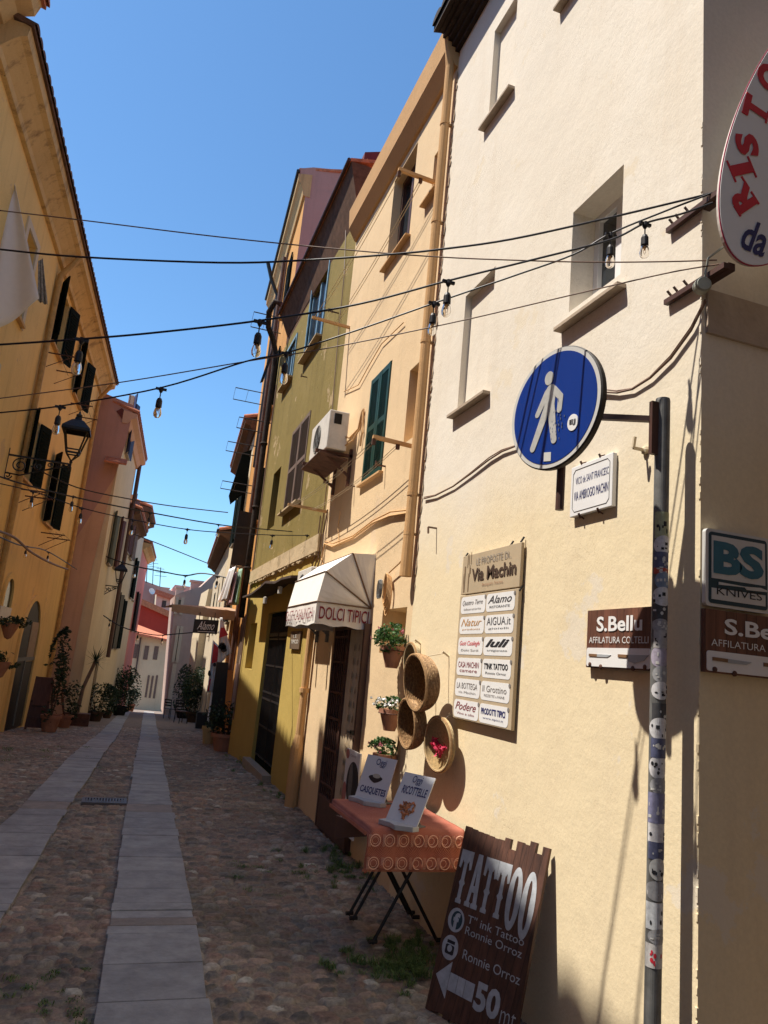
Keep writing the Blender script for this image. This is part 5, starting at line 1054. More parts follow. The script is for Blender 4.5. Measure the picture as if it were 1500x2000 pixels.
# ellipse rocked over so that its lower left end points to the corner
def ell(a, b, k=96): return [(a*math.cos(2*math.pi*i/k), b*math.sin(2*math.pi*i/k)) for i in range(k)]
tilt = rad(-25.5); ex, ey = .307, .88
def fit():
    # choose centre so the leftmost and lowest points touch the measured tangents
    ct, st_ = math.cos(tilt), math.sin(tilt); hw_ = math.hypot(ex*ct, ey*st_); hh = math.hypot(ex*st_, ey*ct); return ovx0+hw_, ovz0+hh
cx, cz = 2.496, 4.155; Rv = V((math.cos(tilt), 0, math.sin(tilt))); Uv = V((-math.sin(tilt), 0, math.cos(tilt))); pn = Panel(V((cx, 2.18, cz)), Rv, Uv)
mb = MB(); pn.slab(mb, ell(ex-.004, ey-.004), -.022, -.002); mb.build('back_panel', WHITED, T)
mb = MB(); pn.slab(mb, ell(ex+.005, ey+.005), -.003, 0); mb.build('rim', plain('crimson_rim', (.45, .03, .10), .5), T)
mb = MB(); pn.slab(mb, ell(ex, ey), 0, .003); mb.build('face', plain('sign_face', (.86, .87, .86), .4, noise=.02), T)
pw = Panel(V((0, 2.18, 0)), (1, 0, 0), (0, 0, 1)); RR_ = []
for ch, x, y, ang, w_, h_, sr in [('R', 1440, 392, 132, 0.115, 0.140, [(-.05, .5, 0), (-.05, .4, 1), (.75, 1.15, 0)]), ('I', 1440, 337, 118, 0.049, 0.133, [(-.5, 1.5, 0), (-.5, 1.5, 1)]), ('S', 1450, 289, 104, 0.103, 0.124, []), ('T', 1468, 222, 76, 0.115, 0.133, [(.22, .78, 0)]), ('O', 1494, 160, 64, 0.140, 0.136, []), ('R', 1525, 100, 58, 0.131, 0.133, []), ('A', 1560, 45, 52, 0.131, 0.133, [])]:
    q = sf.pt(x, y); RR_.append((ch, q, ang, w_, h_, sr))
mb = MB()
for ch, q, ang, w_, h_, sr in RR_:
    a = rad(ang); pl = Panel(V((q.x, 2.18, q.z)), (math.cos(a), 0, math.sin(a)), (-math.sin(a), 0, math.cos(a)))
    pl.text(mb, ch, -w_/2, w_/2, -h_/2, h_/2, .006, .055)
    for s0, s1, tb in sr: x0, x1 = -w_/2+s0*w_, -w_/2+s1*w_; y0 = -h_/2 if tb == 0 else h_/2-.009; pl.box(mb, x0, x1, y0, y0+.009, .003, .0062)
    if ch == 'T': pl.box(mb, -w_/2, -w_/2+.009, h_/2-.028, h_/2, .003, .0062); pl.box(mb, w_/2-.009, w_/2, h_/2-.028, h_/2, .003, .0062)
mb.build('lettering', REDL, T)
q0 = sf.pt(1440, 492); q1 = sf.pt(1483, 504); mb = MB(); pl = Panel(V((q0.x, 2.18, q0.z)), (1, 0, 0), (0, 0, 1)); wd = q1.x-q0.x
pl.text(mb, 'da', 0, wd*1.1, -.006, .15, .006, .02, .40, rot=rad(-6)); pl.text(mb, 'F', wd+.035, wd+.10, -.01, .10, .006, .03, .38); mb.build('lettering', NAVY, T)
mb = MB()
for (xa, ya, xb, yb) in ((1303, 450, 1375, 398), (1299, 590, 1377, 544)):
    u0, v0 = FR.at(xa, ya, .02); u1, v1 = FR.at(xb, yb, .02); v_ = (v0+v1)/2; mb.fbox(FR, 2.205, u0, v_-.012, v_+.012, .004, .028); mb.fbox(FR, 2.205, 2.35, v_-.014, v_+.018, -.03, .004)
    for t in (.12, .32, .62): uu = u0-(u0-A0)*t; mb.beam(FR.P(uu, v_+.02, .0), FR.P(uu, v_+.045, .03), .008); mb.beam(FR.P(uu+.015, v_+.045, .0), FR.P(uu-.01, v_+.03, .03), .005)
mb.build('bracket', BROWNM, T)
jb = FR.at(1378, 558, .03); mb = MB(); mb.lathe(V((2.065, 2.33, jb[1])), [(0, -.005), (.030, -.005), (.034, .0), (.034, .035), (.028, .042), (0, .042)], 24, (-.35, -1, 0)); mb.tube([V((2.06, 2.3, jb[1]+.03)), V((2.07, 2.29, jb[1]+.12)), V((2.12, 2.26, jb[1]+.17))], .005, 6)
solo('junction_box', mb, plain('grey_green_plastic', (.33, .34, .28), .6), 'round grey junction box at the wall corner below the oval sign', 'junction box', smooth=False)
# looping wall cable on the corner house
mb = MB(); pl_ = [FR.pt(*p, .015) for p in [(1378,588),(1350,645),(1310,700),(1270,738),(1235,760),(1205,767),(1180,766),(1120,800),(1060,840),(1005,872),(980,882),(955,898),(920,925),(885,950),(850,968),(828,974)]]
mb.tube(pl_, .0055, 6); mb.tube([p+V((0, .002, .009+.006*math.sin(i*1.3))) for i, p in enumerate(pl_)], .004, 6); solo('wall_cable', mb, CABLEB, 'brown cable sagging across the white wall from the corner to the peach pipe', 'cable')
for i, (p, lab) in enumerate((((1262,880), 'small iron stub with mortar behind the pole, above the plaque height'), ((853,1032), 'bent nail in the wall left of the directory board top'))):
    q = FR.pt(*p, 0); mb = MB(); mb.beam(q, q+V((-.07, 0, .0)), .012); mb.beam(q+V((-.07, 0, 0)), q+V((-.07, -.01, .05 if i == 0 else -.05)), .012)
    if i == 0: mb.lathe(q, [(0, 0), (.022, .0), (.02, .014), (.008, .02), (0, .02)], 8, (-1, 0, 0))
    solo('wall_hook', mb, CORD if i == 0 else CABLEB, lab, 'hook')

# ================================================================ AIR CONDITIONERS
def aircon(label, y0, y1, x0, x1, z0, z1, rusty=True):
    T = thing('air_conditioner', label, 'air conditioner', (x0, (y0+y1)/2, z0), 'air conditioners on the facades')
    mb = MB(); mb.box((x0, y0, z0), (x1, y1, z1)); mb.build('casing', WHITED, T, bevel=.012)
    mb = MB(); w_ = y1-y0; h = z1-z0
    c = V((x0-.004, y0+w_*.60, (z0+z1)/2)); 
    for r in [h*.06*k for k in range(1, 7)]: mb.tube([c+V((0, r*math.cos(2*math.pi*i/24), r*math.sin(2*math.pi*i/24))) for i in range(25)], .004, 4)
    for k in range(8): a = math.pi*k/8; mb.beam(c+V((-.003, -h*.37*math.cos(a), -h*.37*math.sin(a))), c+V((-.003, h*.37*math.cos(a), h*.37*math.sin(a))), .005)
    mb.build('fan_grille', GREYP, T)
    mb = MB(); mb.lathe(c+V((.008, 0, 0)), [(0, 0), (h*.38, 0), (h*.38, -.006)], 24, (1, 0, 0)); mb.build('fan_opening', DARK, T)
    mb = MB(); mb.box((x0+(x1-x0)*.25, y0-.004, z1-h*.35), (x0+(x1-x0)*.62, y0+.01, z1-h*.08)); mb.build('side_recess', DARK, T)
    for yy in (y0+.08, y1-.12): mb = MB(); mb.beam(V((x0-.1, yy, z0-.03)), V((2.1, yy, z0-.03)), .04, .035); mb.beam(V((x0, yy, z0-.04)), V((2.1, yy, z0-.28)), .025, .025); mb.beam(V((2.08, yy, z0-.35)), V((2.08, yy, z0+.05)), .04, .03); mb.build('bracket', RUST if rusty else GREYP, T)
    mb = MB(); q = V((x1-.02, y0-.01, z0+h*.35)); mb.tube([q, q+V((.03, -.05, -.02)), q+V((.1, -.12, .08)), V((2.08, y0-.2, z0+h*.9)), V((2.08, y0-.26, z1-.02)), V((2.08, y0-.30, z0+h*.4)), V((2.08, y0-.28, z0))], .012, 6); mb.tube([q+V((0, 0, -.1)), q+V((.06, -.08, -.05)), V((2.08, y0-.2, z0+h*.5)), V((2.08, y0-.22, z0+h*.95)), V((2.08, y0-.33, z0+h*.3))], .009, 6); mb.build('hose', CORNP, T)
    return T
T = aircon('rusty white air conditioner high on the wall left of the green shutters', 7.74, 8.60, 1.77, 2.0, 3.91, 4.36)
mb = MB(); 
for i in range(12): y = 7.72+i*.08; mb.hexa([(1.70, y, 3.85-.0), (2.02, y, 3.80), (2.02, y+.08, 3.80), (1.70, y+.08, 3.85), (1.70, y, 3.86), (2.02, y, 3.815+.01*(i % 2)), (2.02, y+.08, 3.815), (1.70, y+.08, 3.86)])
mb.build('drip_tray', RUST, T)
ac2 = FR.at(600, 1135, .2)
aircon('second air conditioner low beside the awning top, only its corner showing', 7.93, 8.6, 1.80, 2.04, 2.15, 2.60, False)

# ================================================================ CLOTHES AIRERS ON THE FACADE
def airer(label, near, far, mat):
    "two arms standing out from the wall joined by lines; near/far: (u, v, out)"
    T = thing('clothes_airer', label, 'clothes line', FR.P(near[0], near[1], 0), 'clothes lines on wall arms')
    for (u, v, out) in (near, far):
        mb = MB(); mb.beam(FR.P(u, v, 0), FR.P(u, v+.02, out), .035 if mat is CORNP else .014, .03 if mat is CORNP else .014); mb.build('arm', mat, T)
    for f in (.97, .90, .40, .34): mb = MB(); mb.tube(catenary(FR.P(near[0], near[1], near[2]*f), FR.P(far[0], far[1], far[2]*f), .06, 8), .0035, 4); mb.build('cord', CORD, T)
    for f in (.97, .4): p = FR.P(near[0], near[1], near[2]*f); mb = MB(); mb.box((p.x-.015, p.y-.01, p.z-.05), (p.x+.015, p.y+.015, p.z+.0)); mb.build('pulley', RUST, T)
    return T
def arm_px(root, tip):
    u, v = FR.at(*root); r = ray(*tip); t = u/r.y; p = CAM+r*t; return (u, v, 2.1-p.x)
n1 = arm_px((810, 873), (728, 857)); f1 = arm_px((640, 1000), (580, 985)); airer('lower clothes line from the pale arm beside the green shutters to the olive wall', (n1[0], n1[1], min(.6, n1[2])), (f1[0], f1[1], .5), CORNP)
n2 = arm_px((851, 357), (778, 332)); f2 = arm_px((683, 640), (624, 622)); airer('upper clothes line from the arm under the peach cornice to the olive wall', (n2[0], n2[1], min(.6, n2[2])), (f2[0], f2[1], .5), CORNP)
for p in ((753, 911), (693, 950), (648, 945), (560, 1002), (655, 610), (600, 737), (662, 612)):
    q = FR.pt(*p, 0); mb = MB(); mb.beam(q, q+V((-.1, 0, 0)), .014); mb.beam(q+V((-.1, 0, -.02)), q+V((-.1, 0, .04)), .012); mb.build('shutter_hook', RUST, HB if q.y < C0 else HC)

# ================================================================ AWNING OF THE SWEET SHOP
Ya, Yb_ = 6.58, 7.86; prof = [(.52, 2.12), (.47, 2.40), (.23, 2.60), (.0, 2.62)]
T = thing('awning', 'off-white hooded awning lettered DOLCI TIPICI over the shop door', 'awning', (2.1, (Ya+Yb_)/2, 1.9))
AW = lambda d, y, z: V((2.1-d, y, z))
mb = MB(); piv = (.0, 2.11)
for (d0, z0), (d1, z1) in zip(prof, prof[1:]):
    nseg = 10
    for i in range(nseg):
        y0 = Ya+(Yb_-Ya)*i/nseg; y1 = Ya+(Yb_-Ya)*(i+1)/nseg; sg = lambda y, t: .012*math.sin((y-Ya)*9)*t
        mb.quad(AW(d0, y0, z0), AW(d1, y0, z1), AW(d1, y1, z1), AW(d0, y1, z0))
for y in (Ya, Yb_):
    for (d0, z0), (d1, z1) in zip(prof, prof[1:]):
        k = 5
        for i in range(k):   # slightly billowed side gores
            f = lambda t, s: AW((piv[0]*(1-s)+((1-t)*d0+t*d1)*s), y+(.02 if y == Yb_ else -.02)*math.sin(math.pi*t)*math.sin(math.pi*s), piv[1]*(1-s)+((1-t)*z0+t*z1)*s)
            for j in range(4): mb.quad(f(i/k, j/4), f((i+1)/k, j/4), f((i+1)/k, (j+1)/4), f(i/k, (j+1)/4))
o = mb.build('canopy', CANVAS, T, smooth=False)
mb = MB(); zb = 1.915; th = .003
def val(p0, p1, n=14):
    for i in range(n):
        a = V(p0).lerp(V(p1), i/n); b = V(p0).lerp(V(p1), (i+1)/n); nn = (V(p1)-V(p0)).cross(V((0, 0, 1))).normalized(); w0 = .006*math.sin(i*1.1); w1 = .006*math.sin((i+1)*1.1)
        mb.quad(V((a.x, a.y, 2.12)), V((b.x, b.y, 2.12)), V((b.x, b.y, zb+.008*math.sin(i+1)))+nn*w1, V((a.x, a.y, zb+.008*math.sin(i)))+nn*w0)
val(AW(.52, Yb_, 2.12), AW(.52, Ya, 2.12)); val(AW(.52, Ya, 2.12), AW(.0, Ya, 2.12)); val(AW(.0, Yb_, 2.12), AW(.52, Yb_, 2.12)); mb.build('valance', CANVASB, T, smooth=True)
pf = Panel(AW(.53, Yb_, zb), (0, -1, 0), (0, 0, 1)); mb = MB(); pf.text(mb, 'GUSTI CASALINGHI', .04, Yb_-Ya-.05, .05, .155, .006, -.003)
ps = Panel(AW(.52, Ya-.012, zb), (1, 0, 0), (0, 0, 1)); ps.text(mb, 'DOLCI TIPICI', .03, .50, .05, .165, .002, .012); mb.build('lettering', MAROON, T)
mb = MB()
for y in (Ya-.012, Yb_+.012):
    for d, z in prof[:3]: mb.tube([AW(.0, y, 2.11), AW(d, y, z)], .007, 6)
for d, z in prof[:3]: mb.tube([AW(d+.004, Ya, z), AW(d+.004, Yb_, z)], .005, 6)
mb.build('braid', BRAID, T)
# coil of rope at the awning corner
mb = MB(); c = FR.pt(757, 1150, .04); 
for k in range(4): mb.tube([c+V((-.02+.01*k, .05*math.cos(a)*(1+.15*k), .13*math.sin(a)*(1+.1*k)-.02*k)) for a in [2*math.pi*i/16 for i in range(17)]], .009, 5)
mb.tube([c+V((0, 0, .14)), c+V((0, -.25, .2)), FR.P(5.68, c.z+.27, .03)], .006, 5); solo('rope_coil', mb, CORNP, 'coiled cord hanging on the wall by the awning corner', 'cord')
mb = MB()
for k in range(3): mb.tube([c+V((-.04, .07+.03*k, 0))+V((0, .035*math.cos(a), .08*math.sin(a))) for a in [2*math.pi*i/12 for i in range(13)]], .006, 5)
solo('wire_bundle', mb, GREYP, 'tangled grey wire against the side of the awning', 'cable')
# folded tent-like roller over the mustard door and its lamps
mb = MB(); pts = [FR.pt(*p, .15) for p in [(497,1166),(515,1160),(535,1146),(545,1137),(565,1138),(580,1130),(600,1126)]]
n0 = [p+V((-.2, 0, -.04)) for p in pts]
for a, b, c_, d_ in zip(pts, pts[1:], n0, n0[1:]): mb.hexa([a+V((.15,0,0)), b+V((.15,0,0)), d_, c_, a+V((.15,0,.035)), b+V((.15,0,.035)), d_+V((0,0,.03)), c_+V((0,0,.03))])
T = solo('canopy', mb, plain('weathered_canopy_wood', (.07, .045, .035), .8, noise=.4, bump=.4), 'dark weathered little canopy above the black grilled door on the mustard wall', 'canopy')
for i, p in enumerate(((518, 1172), (547, 1152), (578, 1155))):
    q = FR.pt(*p, .28); mb = MB(); mb.lathe(q, [(0, -.05), (.03, -.05), (.03, .04), (0, .05)], 10); solo('spot_lamp', mb, WHITED, ('leftmost', 'middle', 'rightmost')[i]+' small white spot lamp under the dark canopy', 'spot lamp', 'spot lamps under the dark canopy')
u0, u1, v0, v1 = FR.at(573, 1235)[0], FR.at(592, 1232)[0], FR.at(580, 1268)[1], FR.at(583, 1233)[1]
pn = wall_panel(FR, u0, v0, .03); W_, H_ = u0-u1, v1-v0; T = thing('shop_sign', 'small brown square sign on the mustard wall beside the peach pipe', 'sign', FR.P(u0, v0, 0)); mb = MB(); pn.box(mb, 0, W_, 0, H_, -.02, 0); mb.build('board', plain('brown_board', (.14, .09, .055), .8), T); words(pn, T, [('LE', W_*.35, W_*.65, H_*.62, H_*.8), ('TIPICO', W_*.12, W_*.88, H_*.3, H_*.52, {'bold': .02})], WHITED, .003)

# ================================================================ WALL POTS, BASKETS
def wallpot(label, x, y, r, h, bloom, rf):
    p = FR.pt(x, y, r+.01); T = thing('wall_flower_pot', label, 'flower pot', p-V((0, 0, h)), 'terracotta pots on the wall beside the shop'); q = p-V((0, 0, h))
    mb = MB(); mb.lathe(q, [(0, 0), (r*.5, .0), (r*.92, h*.8), (r*1.05, h*.82), (r*1.05, h), (r*.93, h), (0, h*.9)], 24); mb.build('pot', TERRA, T, smooth=False)
    mb = MB(); mb.tube([q+V((r, 0, h)), q+V((r+.01, 0, h+.1))], .005, 5); mb.tube([q+V((r*math.cos(a)*1.07, r*math.sin(a)*1.07, h*.8)) for a in [2*math.pi*i/16 for i in range(17)]], .004, 4); mb.build('hanger', RUST, T)
    R_ = random.Random(x); leaves('foliage', q+V((-.02, .0, h+rf[2]*.55)), rf[0], rf[1], rf[2], bloom[1], bloom[2], LEAF, T, R_)
    if bloom[0]:
        mb = MB()
        for i in range(bloom[3]):
            c = q+V((R_.gauss(-.03, .06), R_.gauss(0, .07), h+rf[2]*R_.uniform(.4, 1.3)))
            for k in range(5): mb.leaf(c+V((R_.uniform(-.008, .008),)*1+(R_.uniform(-.008, .008), R_.uniform(-.008, .008))), .022, R_, .8)
        mb.build('petals', bloom[0], T)
    return T
wallpot('highest terracotta wall pot with trailing green plant below the small niche', 768, 1262, .095, .17, (FLP, 900, .035, 10), (.12, .15, .11))
wallpot('middle terracotta wall pot with white flowers', 764, 1385, .09, .16, (FLW, 420, .03, 34), (.09, .10, .06))
wallpot('lowest terracotta wall pot with pink flowers behind the white card', 752, 1472, .09, .16, (FLP, 500, .032, 12), (.10, .12, .07))
WICK, nt_, b_ = newmat('woven_straw'); g_ = N(nt_, 'ShaderNodeNewGeometry'); wv = N(nt_, 'ShaderNodeTexNoise', Scale=16, Detail=3); wv2 = N(nt_, 'ShaderNodeTexNoise', Scale=70, Detail=3)
nt_.links.new(g_.outputs['Position'], wv.inputs['Vector']); nt_.links.new(g_.outputs['Position'], wv2.inputs['Vector'])
cc = ramp(nt_, wv2.outputs[0], [(.35, (.26, .14, .06)), (.65, (.48, .30, .14))]); va_ = N(nt_, 'ShaderNodeVertexColor', layer_name='weave'); cc = mix(nt_, 1, cc, va_.outputs[0], 'MULTIPLY'); nt_.links.new(cc, b_.inputs['Base Color']); b_.inputs['Roughness'].default_value = .75
bp_ = N(nt_, 'ShaderNodeBump', Strength=.6, Distance=.01); nt_.links.new(wv2.outputs[0], bp_.inputs['Height']); nt_.links.new(bp_.outputs[0], b_.inputs['Normal'])
def basket(label, c, n, R_, dep, mat=WICK, flat=False, extra=None, cat='basket'):
    "c: rim centre; n: direction the opening faces; coils modelled as rings"
    n = V(n).normalized(); T = thing(cat, label, cat, V(c)-V((0, 0, R_)), 'woven baskets on the wall'); mb = MB(); outp = []; inp = []
    K = 16; prof = [(R_*(1-.0*t)*math.cos(t*math.pi/2*.92)**(.45 if not flat else .9), -dep*math.sin(t*math.pi/2*.92)) for t in [i/K for i in range(K+1)]]
    fine = []
    for (r0, z0), (r1, z1) in zip(prof, prof[1:]): fine += [(r0, z0), ((r0+r1)/2+.009, (z0+z1)/2-.003)]
    fine.append(prof[-1]); fine.append((0, prof[-1][1])); mb.lathe(c, fine, 40, n)
    inn = [(max(0, r-.012), z+.010) for r, z in fine]; mb.lathe(c, [(fine[0][0], 0), (fine[0][0]-.006, .012), inn[0]]+inn, 40, n); bo = mb.build('body', mat, T, smooth=False); q_ = bo.data.color_attributes.new('weave', 'FLOAT_COLOR', 'POINT'); rw = random.Random(3)
    for i_ in range(len(bo.data.vertices)):
        k_ = i_//40; b0 = (1.25 if k_ % 2 else .48)*(.8 if (i_ % 40+k_//2) % 3 == 0 else 1.05)*rw.uniform(.85, 1.15); q_.data[i_].color = (b0, b0, b0, 1)
    a = n.orthogonal().normalized(); b = n.cross(a); mb = MB(); mb.tube([V(c)+n*.004+(a*math.cos(q)+b*math.sin(q))*R_ for q in [2*math.pi*i/40 for i in range(41)]], .009, 6); mb.build('rim', plain('straw_rim', (.34, .20, .09), .8, noise=.3, scale=60), T)
    hk = V(c)-n*dep; hk = V((2.1, hk.y, hk.z+R_*.95)); mb = MB(); mb.beam(hk, hk+V((-.05, 0, .03)), .01); mb.tube([hk+V((-.04, 0, .02)), V(c)-n*dep*.6+V((0, 0, R_*.93))], .004, 4); mb.build('hook', CORD, T); return T
b1 = FR.pt(812, 1333, .23); basket('large deep woven basket, topmost one tipped open to the street', b1, (-1, -.05, -.12), .185, .125)
b2 = FR.pt(795, 1413, .20); basket('medium woven basket hanging lowest left, below the large one', b2, (-1, .0, -.08), .165, .105)
b3 = FR.pt(802, 1290, .07); basket('pale basket mostly hidden behind the large one beside the upper pot', b3, (-1, 0, -.05), .13, .05, plain('pale_straw', (.55, .44, .26), .85, noise=.2, scale=60))
b4 = FR.pt(856, 1453, .11); STRAW = plain('pale_straw', (.55, .44, .26), .85); T = basket('shallow round straw tray with red and pink flower trim, lowest right', b4, (-1, -.12, -.05), .17, .06, plain('gold_straw', (.56, .42, .22), .85, noise=.3, scale=70), True)
mb = MB(); nn = V((-1, -.12, -.05)).normalized()
for i in range(90): a = RND.uniform(-2.4, -.2); r = .085+RND.gauss(0, .016); q = b4+V((0, math.cos(a)*r, math.sin(a)*r+.045))+nn*RND.uniform(-.035, .012); mb.leaf(q, .03, RND, .8)
mb.build('flower_trim', plain('crimson_petals', (.6, .04, .10), .7), T)

# ================================================================ TABLE WITH CARDS
zt_ = .70; Yn, Yf_ = 4.22, 5.02; Xl, Xr = 1.47, 2.05
T = thing('folding_table', 'small folding table on crossed black legs against the wall', 'table', ((Xl+Xr)/2, (Yn+Yf_)/2, 0))
mb = MB(); mb.box((Xl+.02, Yn+.02, zt_-.03), (Xr, 5.06, zt_-.006)); mb.build('tabletop', BROWNM, T)
mb = MB(); pp = [Frame((1.56, 0, 0), (0, 1, 0), (-1, 0, 0)).pt(*p) for p in [(655,1592),(655,1637),(738,1632),(726,1622)]]; mb.prism(pp, (.02, 0, 0)); mb.build('apron', plain('brown_apron', (.085, .045, .04), .7), T)
for yy, s in ((4.50, 1), (4.90, 1), (4.99, 1)):
    for xa, xb in ((1.64, 2.0), (2.07, 1.62)):
        l_ = MB(); l_.tube([V((xa, yy+(.04 if xa > 2 else 0), 0)), V((xb, yy+(.04 if xa > 2 else 0), zt_-.02))], .0105, 8); l_.tube([V((xa-.02, yy, .012)), V((xa+.03, yy, .012))], .013, 8); l_.build('leg', BLACK, T)
# crocheted cloth
CL, nt_, b_ = newmat('terracotta_cloth'); g_ = N(nt_, 'ShaderNodeNewGeometry'); vz = N(nt_, 'ShaderNodeTexNoise', Scale=6, Detail=4); nt_.links.new(g_.outputs['Position'], vz.inputs['Vector'])
c0 = ramp(nt_, vz.outputs[0], [(.3, (.46, .135, .09)), (.7, (.56, .19, .12))]); wv = N(nt_, 'ShaderNodeTexWave', Scale=75, Distortion=.6, wave_type='BANDS', bands_direction='X'); nt_.links.new(g_.outputs['Position'], wv.inputs['Vector'])
wv2 = N(nt_, 'ShaderNodeTexWave', Scale=60, Distortion=.8, wave_type='BANDS', bands_direction='DIAGONAL'); nt_.links.new(g_.outputs['Position'], wv2.inputs['Vector'])
cc = mix(nt_, .35, c0, ramp(nt_, wv.outputs[0], [(0, (.5,)*3), (1, (1.1,)*3)]), 'MULTIPLY'); nt_.links.new(cc, b_.inputs['Base Color']); b_.inputs['Roughness'].default_value = .95
bp_ = N(nt_, 'ShaderNodeBump', Strength=.7, Distance=.004); nt_.links.new(wv2.outputs[0], bp_.inputs['Height']); nt_.links.new(bp_.outputs[0], b_.inputs['Normal'])
mb = MB(); nx_ = 34; zbt = .49; rows = [(Yf_+.02, zt_)]+[(Yf_-(Yf_-Yn)*i/12, zt_+.001*math.sin(i*2)) for i in range(1, 13)]+[(Yn-.012, zt_-.012)]+[(Yn-.018-.008*math.sin(k), zt_-.02-(zt_-.02-zbt)*k/8) for k in range(1, 9)]
pts = []
for j, (y, z) in enumerate(rows):
    for i in range(nx_+1):
        s = i/nx_; x = Xl-.035+(Xr+.035-Xl)*s; zz = z; yy = y
        if s < .04 : zz -= .03; x += .012
        if j > 13: yy += (.012*math.sin(i*.55+1)+.005*math.sin(i*1.9))*(j-12)/9; zz += (.005*math.sin(i*.7)-.012*(i/nx_-.5))*(j-13)/8
        pts.append(V((x, yy, zz)))
mb.v = pts
for j in range(len(rows)-1):
    for i in range(nx_): a = j*(nx_+1)+i; mb.f.append((a, a+1, a+nx_+2, a+nx_+1))
o = solo('tablecloth', mb, CL, 'terracotta crocheted cloth with ring pattern hanging over the table end', 'tablecloth', smooth=True); s_ = o.modifiers.new('thick', 'SOLIDIFY'); s_.thickness = .005; TC = o
mb = MB()
def ring(x, z, r, th=.003):
    mb.tube([V((x+r*math.cos(q), Yn-.040, z+r*1.05*math.sin(q))) for q in [2*math.pi*i/16 for i in range(17)]], th, 4)
for zc_ in (.645, .525):
    for i in range(7): ring(1.49+.085*i+(.01 if i > 2 else 0), zc_, .030); ring(1.49+.085*i, zc_, .018, .0016)
    for i in range(8):
        for k in range(3): x = 1.452+.085*i+.006*k; mb.tube([V((x, Yn-.039, zc_-.032)), V((x, Yn-.039, zc_+.032))], .0012, 4)
mb.build('crochet_rings', plain('light_terracotta_thread', (.82, .46, .32), .95), TC)
mb = MB()
for i in range(90):
    x = Xl-.035+(Xr+.03-Xl)*i/90; mb.beam(V((x, Yn-.026, zbt-.012)), V((x+.003, Yn-.026, zbt+.006)), .004)
for i in range(60): y = Yn+(Yf_-Yn)*i/60; mb.beam(V((Xl-.03, y, zt_-.038)), V((Xl-.024, y, zt_-.02)), .005)
mb.build('fringe', plain('fringe_thread', (.50, .17, .10), .95), TC)
# two printed cards in wedge stands
def card(label, base, az_, W_, H_, lines, art, lean=.33):
    base = V(base); R_ = V((math.cos(az_), -math.sin(az_), 0)); back = V((math.sin(az_), math.cos(az_), 0)); U_ = (V((0, 0, 1))*math.cos(lean)+back*math.sin(lean)).normalized(); pn = Panel(base+V((0, 0, .02)), R_, U_); fx, fy = W_/.205, H_/.285; lines = [(t, a*fx, b*fx, c*fy, d*fy, *o) for t, a, b, c, d, *o in lines]
    T = thing('display_card', label, 'display card', base, 'printed cards on the table'); mb = MB(); pn.box(mb, 0, W_, 0, H_, -.006, 0); mb.build('card', plain('card_white', (.66, .66, .68), .45, noise=.02), T)
    mb = MB(); P = lambda x, y, z: base+R_*x-back*y+V((0, 0, z))
    mb.prism([P(-.005, .055, 0), P(W_*.35, .055, 0), P(W_*.62, .085, 0), P(W_*1.0, .03, 0), P(W_+.005, -.02, 0), P(-.005, -.03, 0)], (0, 0, .028)); mb.build('stand', plain('card_stand_grey', (.42, .42, .44), .5), T, bevel=.003)
    mb = MB(); mb.prism([P(W_*.25, -.0, 0), P(W_*.75, -.0, 0), P(W_*.75, -.16, 0), P(W_*.25, -.16, 0)], (0, 0, .006)); mb.beam(P(W_*.5, -.17, 0), pn.P(W_*.5, H_*.6, -.008), .02, .01); mb.build('strut', GREYP, T)
    words(pn, T, lines, NAVY, .002); pn.R = pn.R*fx; pn.U = pn.U*fy; art(pn, T); return T
def cake(pn, T):
    mb = MB(); pn.slab(mb, [(.10+.045*math.cos(q), .135+.022*math.sin(q)+.012*abs(math.cos(q))) for q in [math.pi+math.pi*i/16 for i in range(17)]]+[(.10+.042*math.cos(q), .14+.012*math.sin(q)) for q in [2*math.pi-math.pi*i/8 for i in range(9)]], 0, .002)
    pn.disc(mb, .10, .145, .047, .018, 0, .0018); mb.build('pastry_print', plain('chocolate_print', (.035, .025, .025), .6), T); mb = MB(); pn.disc(mb, .105, .158, .026, .014, 0, .0035); mb.build('cream_print', plain('cream_print', (.45, .42, .34), .6), T)
def heart(pn, T):
    mb = MB(); rr = random.Random(5)
    for i in range(70):
        q = rr.uniform(0, 6.28); s = rr.random()**.5; x = 16*math.sin(q)**3; y = 13*math.cos(q)-5*math.cos(2*q)-2*math.cos(3*q)-math.cos(4*q); a = rr.uniform(0, 3); l_ = .012
        X, Y = .105+x*.0030*s, .085+y*.0034*s; pn.slab(mb, [(X-l_*math.cos(a), Y-l_*math.sin(a)), (X+.005*math.sin(a), Y-.005*math.cos(a)), (X+l_*math.cos(a), Y+l_*math.sin(a)), (X-.005*math.sin(a), Y+.005*math.cos(a))], .0005, .003+.00008*i)
    mb.build('pastry_print', foliage('heart_pastry_print', (.40, .14, .05), (.62, .26, .12)), T)
tpl = lambda x, y: onzp(x, y, zt_+.006)
def onzp(x, y, z): r = ray(x, y); return CAM+r*((z-CAMH)/r.z)
a, b = tpl(692, 1562), tpl(765, 1580); az_ = math.atan2(-(b.y-a.y), b.x-a.x); W1 = max(.2, min(.24, (b-a).length))
card('white card Oggi CASQUETES, the further left one on the cloth', a, rad(62), .27, .29, [('Oggi', .075, .145, .215, .27), ('CASQUETES', .02, .195, .035, .085, {'bold': .02})], cake)
a = tpl(752, 1608)
card('white card Oggi RICOTTELLE with heart pastry, the nearer right one on the cloth', a, rad(61), .235, .30, [('Oggi', .07, .135, .222, .275), ('RICOTTELLE', .03, .19, .165, .212, {'bold': .015})], heart, .5)
